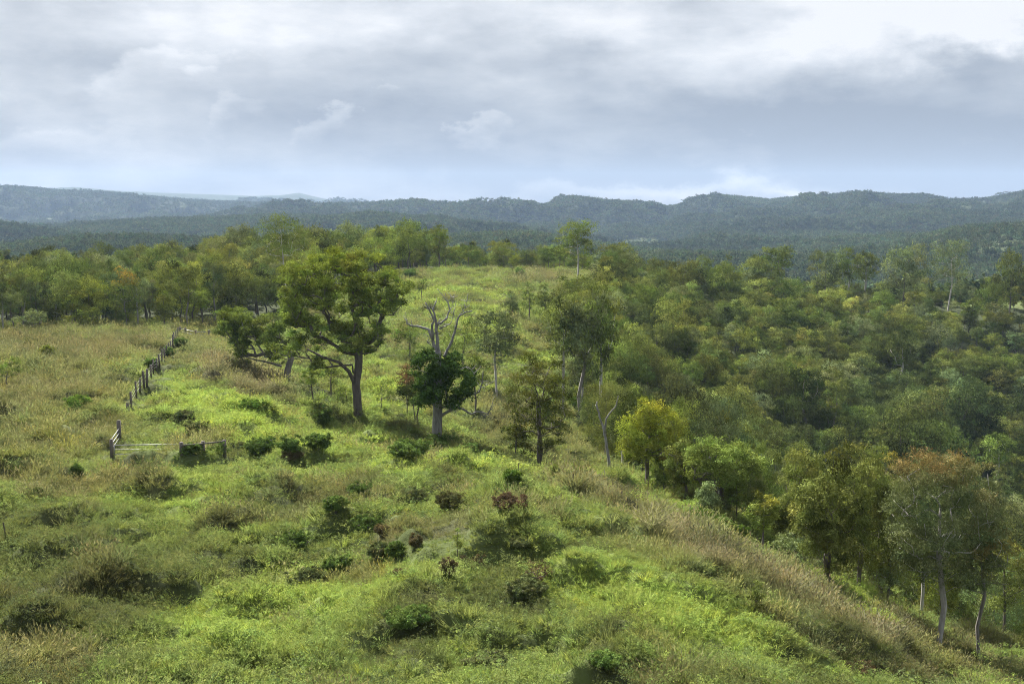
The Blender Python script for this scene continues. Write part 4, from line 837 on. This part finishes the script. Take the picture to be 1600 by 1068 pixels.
t = mth(nt, 'ADD', t, mth(nt, 'MULTIPLY', mth(nt, 'SUBTRACT', n_big, .5), 1.5)); t = mth(nt, 'ADD', t, mth(nt, 'MULTIPLY', mth(nt, 'SUBTRACT', n_fine, .5), .42))
def aeo(px, py): d = ray(px, py); d = d / np.linalg.norm(d); return math.atan2(d[0], d[1]), math.asin(d[2])
def blob(t, px, py, rx, ry, amp, sharp=False, ang=0):
    a, e_ = aeo(px, py); rx /= F; ry /= F
    ca, sa = math.cos(math.radians(ang)), math.sin(math.radians(ang))
    A_, E_ = (wa, we)
    da = mth(nt, 'SUBTRACT', A_, a); de = mth(nt, 'SUBTRACT', E_, e_)
    u_ = mth(nt, 'MULTIPLY', mth(nt, 'ADD', mth(nt, 'MULTIPLY', da, ca), mth(nt, 'MULTIPLY', de, -sa)), 1 / rx); v_ = mth(nt, 'MULTIPLY', mth(nt, 'ADD', mth(nt, 'MULTIPLY', da, sa), mth(nt, 'MULTIPLY', de, ca)), 1 / ry)
    d2 = mth(nt, 'ADD', mth(nt, 'MULTIPLY', u_, u_), mth(nt, 'MULTIPLY', v_, v_))
    if sharp:   # a cumulus: crisp lit top, soft underside
        m_ = N(nt, 'ShaderNodeMapRange'); m_.interpolation_type = 'SMOOTHSTEP'; L.new(d2, m_.inputs[0]); m_.inputs[1].default_value = 1.4; m_.inputs[2].default_value = .5; m_.inputs[3].default_value = 0; m_.inputs[4].default_value = 1
        k_ = N(nt, 'ShaderNodeMapRange'); L.new(v_, k_.inputs[0]); k_.inputs[1].default_value = -.9; k_.inputs[2].default_value = .5; k_.inputs[3].default_value = 0; k_.inputs[4].default_value = 1
        g_ = mth(nt, 'MULTIPLY', mth(nt, 'MULTIPLY', m_.outputs[0], k_.outputs[0]), 1.15)
    else: g_ = mth(nt, 'EXPONENT', mth(nt, 'MULTIPLY', d2, -1.0))
    return mth(nt, 'MULTIPLY_ADD', g_, amp, t)
for b_ in [(1470, 200, 330, 75, -.42), (1200, 200, 300, 60, -.12), (60, 110, 90, 45, -.3), (600, 210, 220, 60, -.22), (850, 175, 300, 40, -.1), (950, 270, 250, 28, -.22), (880, 70, 60, 35, -.22), (1150, 30, 80, 22, -.18), (1190, 70, 50, 20, -.1),
           (250, 40, 200, 40, .18), (560, 20, 300, 40, .22), (1000, 40, 160, 45, .25), (1370, 45, 230, 50, .5), (1560, 60, 90, 45, .45), (150, 190, 200, 60, .12), (1130, 120, 200, 40, .25), (1090, 300, 190, 17, .6), (900, 292, 140, 14, .3), (1260, 300, 70, 8, .25), (1570, 110, 130, 22, -.25), (300, 270, 300, 25, -.12)]: t = blob(t, *b_)
for b_ in [(295, 115, 105, 38, .26, True, -12), (365, 130, 34, 22, .16, True, 0), (350, 190, 62, 18, .18, True, -18), (500, 203, 38, 20, .28, True, -20), (748, 213, 52, 20, .30, True, -22), (570, 145, 24, 9, .14, True, -15), (1160, 201, 14, 5, .18, True), (90, 225, 90, 26, .14, True, -15)]: t = blob(t, *b_)
cr = N(nt, 'ShaderNodeValToRGB'); L.new(t, cr.inputs[0]); el_ = cr.color_ramp.elements
el_[0].position = 0; el_[0].color = (.30, .34, .405, 1); el_[1].position = 1; el_[1].color = (.93, .94, .96, 1)
for p_, c_ in ((.3, (.435, .475, .53)), (.55, (.58, .615, .66)), (.8, (.76, .79, .83))): q = el_.new(p_); q.color = (*c_, 1)
st = N(nt, 'ShaderNodeTexSky'); st.sky_type = 'NISHITA'; st.sun_disc = False; st.sun_elevation = SUN_EL; st.sun_rotation = SUN_AZ; st.dust_density = 2
skys = mixc(nt, 1.0, st.outputs[0], (.1, .1, .1), 'MULTIPLY')
cov = mixc(nt, .94, skys, cr.outputs[0])
hzf = mth(nt, 'EXPONENT', mth(nt, 'MULTIPLY', mth(nt, 'ABSOLUTE', eln), -22.0)); cov = mixc(nt, hzf, cov, mixc(nt, 1.0, cov, (1.16, 1.03, .92), 'MULTIPLY'))
bg = N(nt, 'ShaderNodeBackground', Strength=.298); L.new(cov, bg.inputs[0]); L.new(bg.outputs[0], N(nt, 'ShaderNodeOutputWorld').inputs[0])
ld = bpy.data.lights.new('sun', 'SUN'); ld.energy = 5.0; ld.angle = math.radians(1.5); ld.color = (1, .95, .84); sun = bpy.data.objects.new('sun', ld); COL.objects.link(sun)
from mathutils import Vector
dv = Vector((math.sin(SUN_AZ) * math.cos(SUN_EL), math.cos(SUN_AZ) * math.cos(SUN_EL), math.sin(SUN_EL))); sun.rotation_euler = dv.to_track_quat('Z', 'Y').to_euler(); sun.location = (0, 0, 200)
# ------------------------------------------------------------------ haze
T = Tub(); T.box(np.array([0, 0., 70]), np.array([9400., 9400., 230.])); M_HZ, nt = newmat('haze_air')
pv = N(nt, 'ShaderNodeVolumePrincipled', Density=6.2e-5, Anisotropy=.1); pv.inputs['Color'].default_value = (.47, .655, .98, 1); nt.links.new(pv.outputs[0], N(nt, 'ShaderNodeOutputMaterial').inputs['Volume'])
hz = link('haze', T.mesh('haze', M_HZ, False)); tag(hz, 'thin blue air haze lying over the whole landscape and distant hills', 'haze', kind='stuff')
# ------------------------------------------------------------------ camera
cd = bpy.data.cameras.new('camera'); cd.lens = 40.0; cd.sensor_width = 36; cd.clip_end = 60000; cd.clip_start = .1
cam = bpy.data.objects.new('camera', cd); COL.objects.link(cam); cam.rotation_euler = (math.pi / 2 - PITCH, 0, 0); bpy.context.scene.camera = cam
sc = bpy.context.scene; sc.view_settings.view_transform = 'Standard'; sc.view_settings.look = 'None'; sc.view_settings.exposure = 1.74; sc.view_settings.gamma = 1
sc.cycles.filter_width = 1.0; sc.cycles.max_bounces = 6; sc.cycles.diffuse_bounces = 2; sc.cycles.transmission_bounces = 4; sc.cycles.volume_bounces = 0; sc.cycles.use_denoising = True; sc.cycles.denoising_prefilter = 'NONE'
print('done', time.time() - T0)
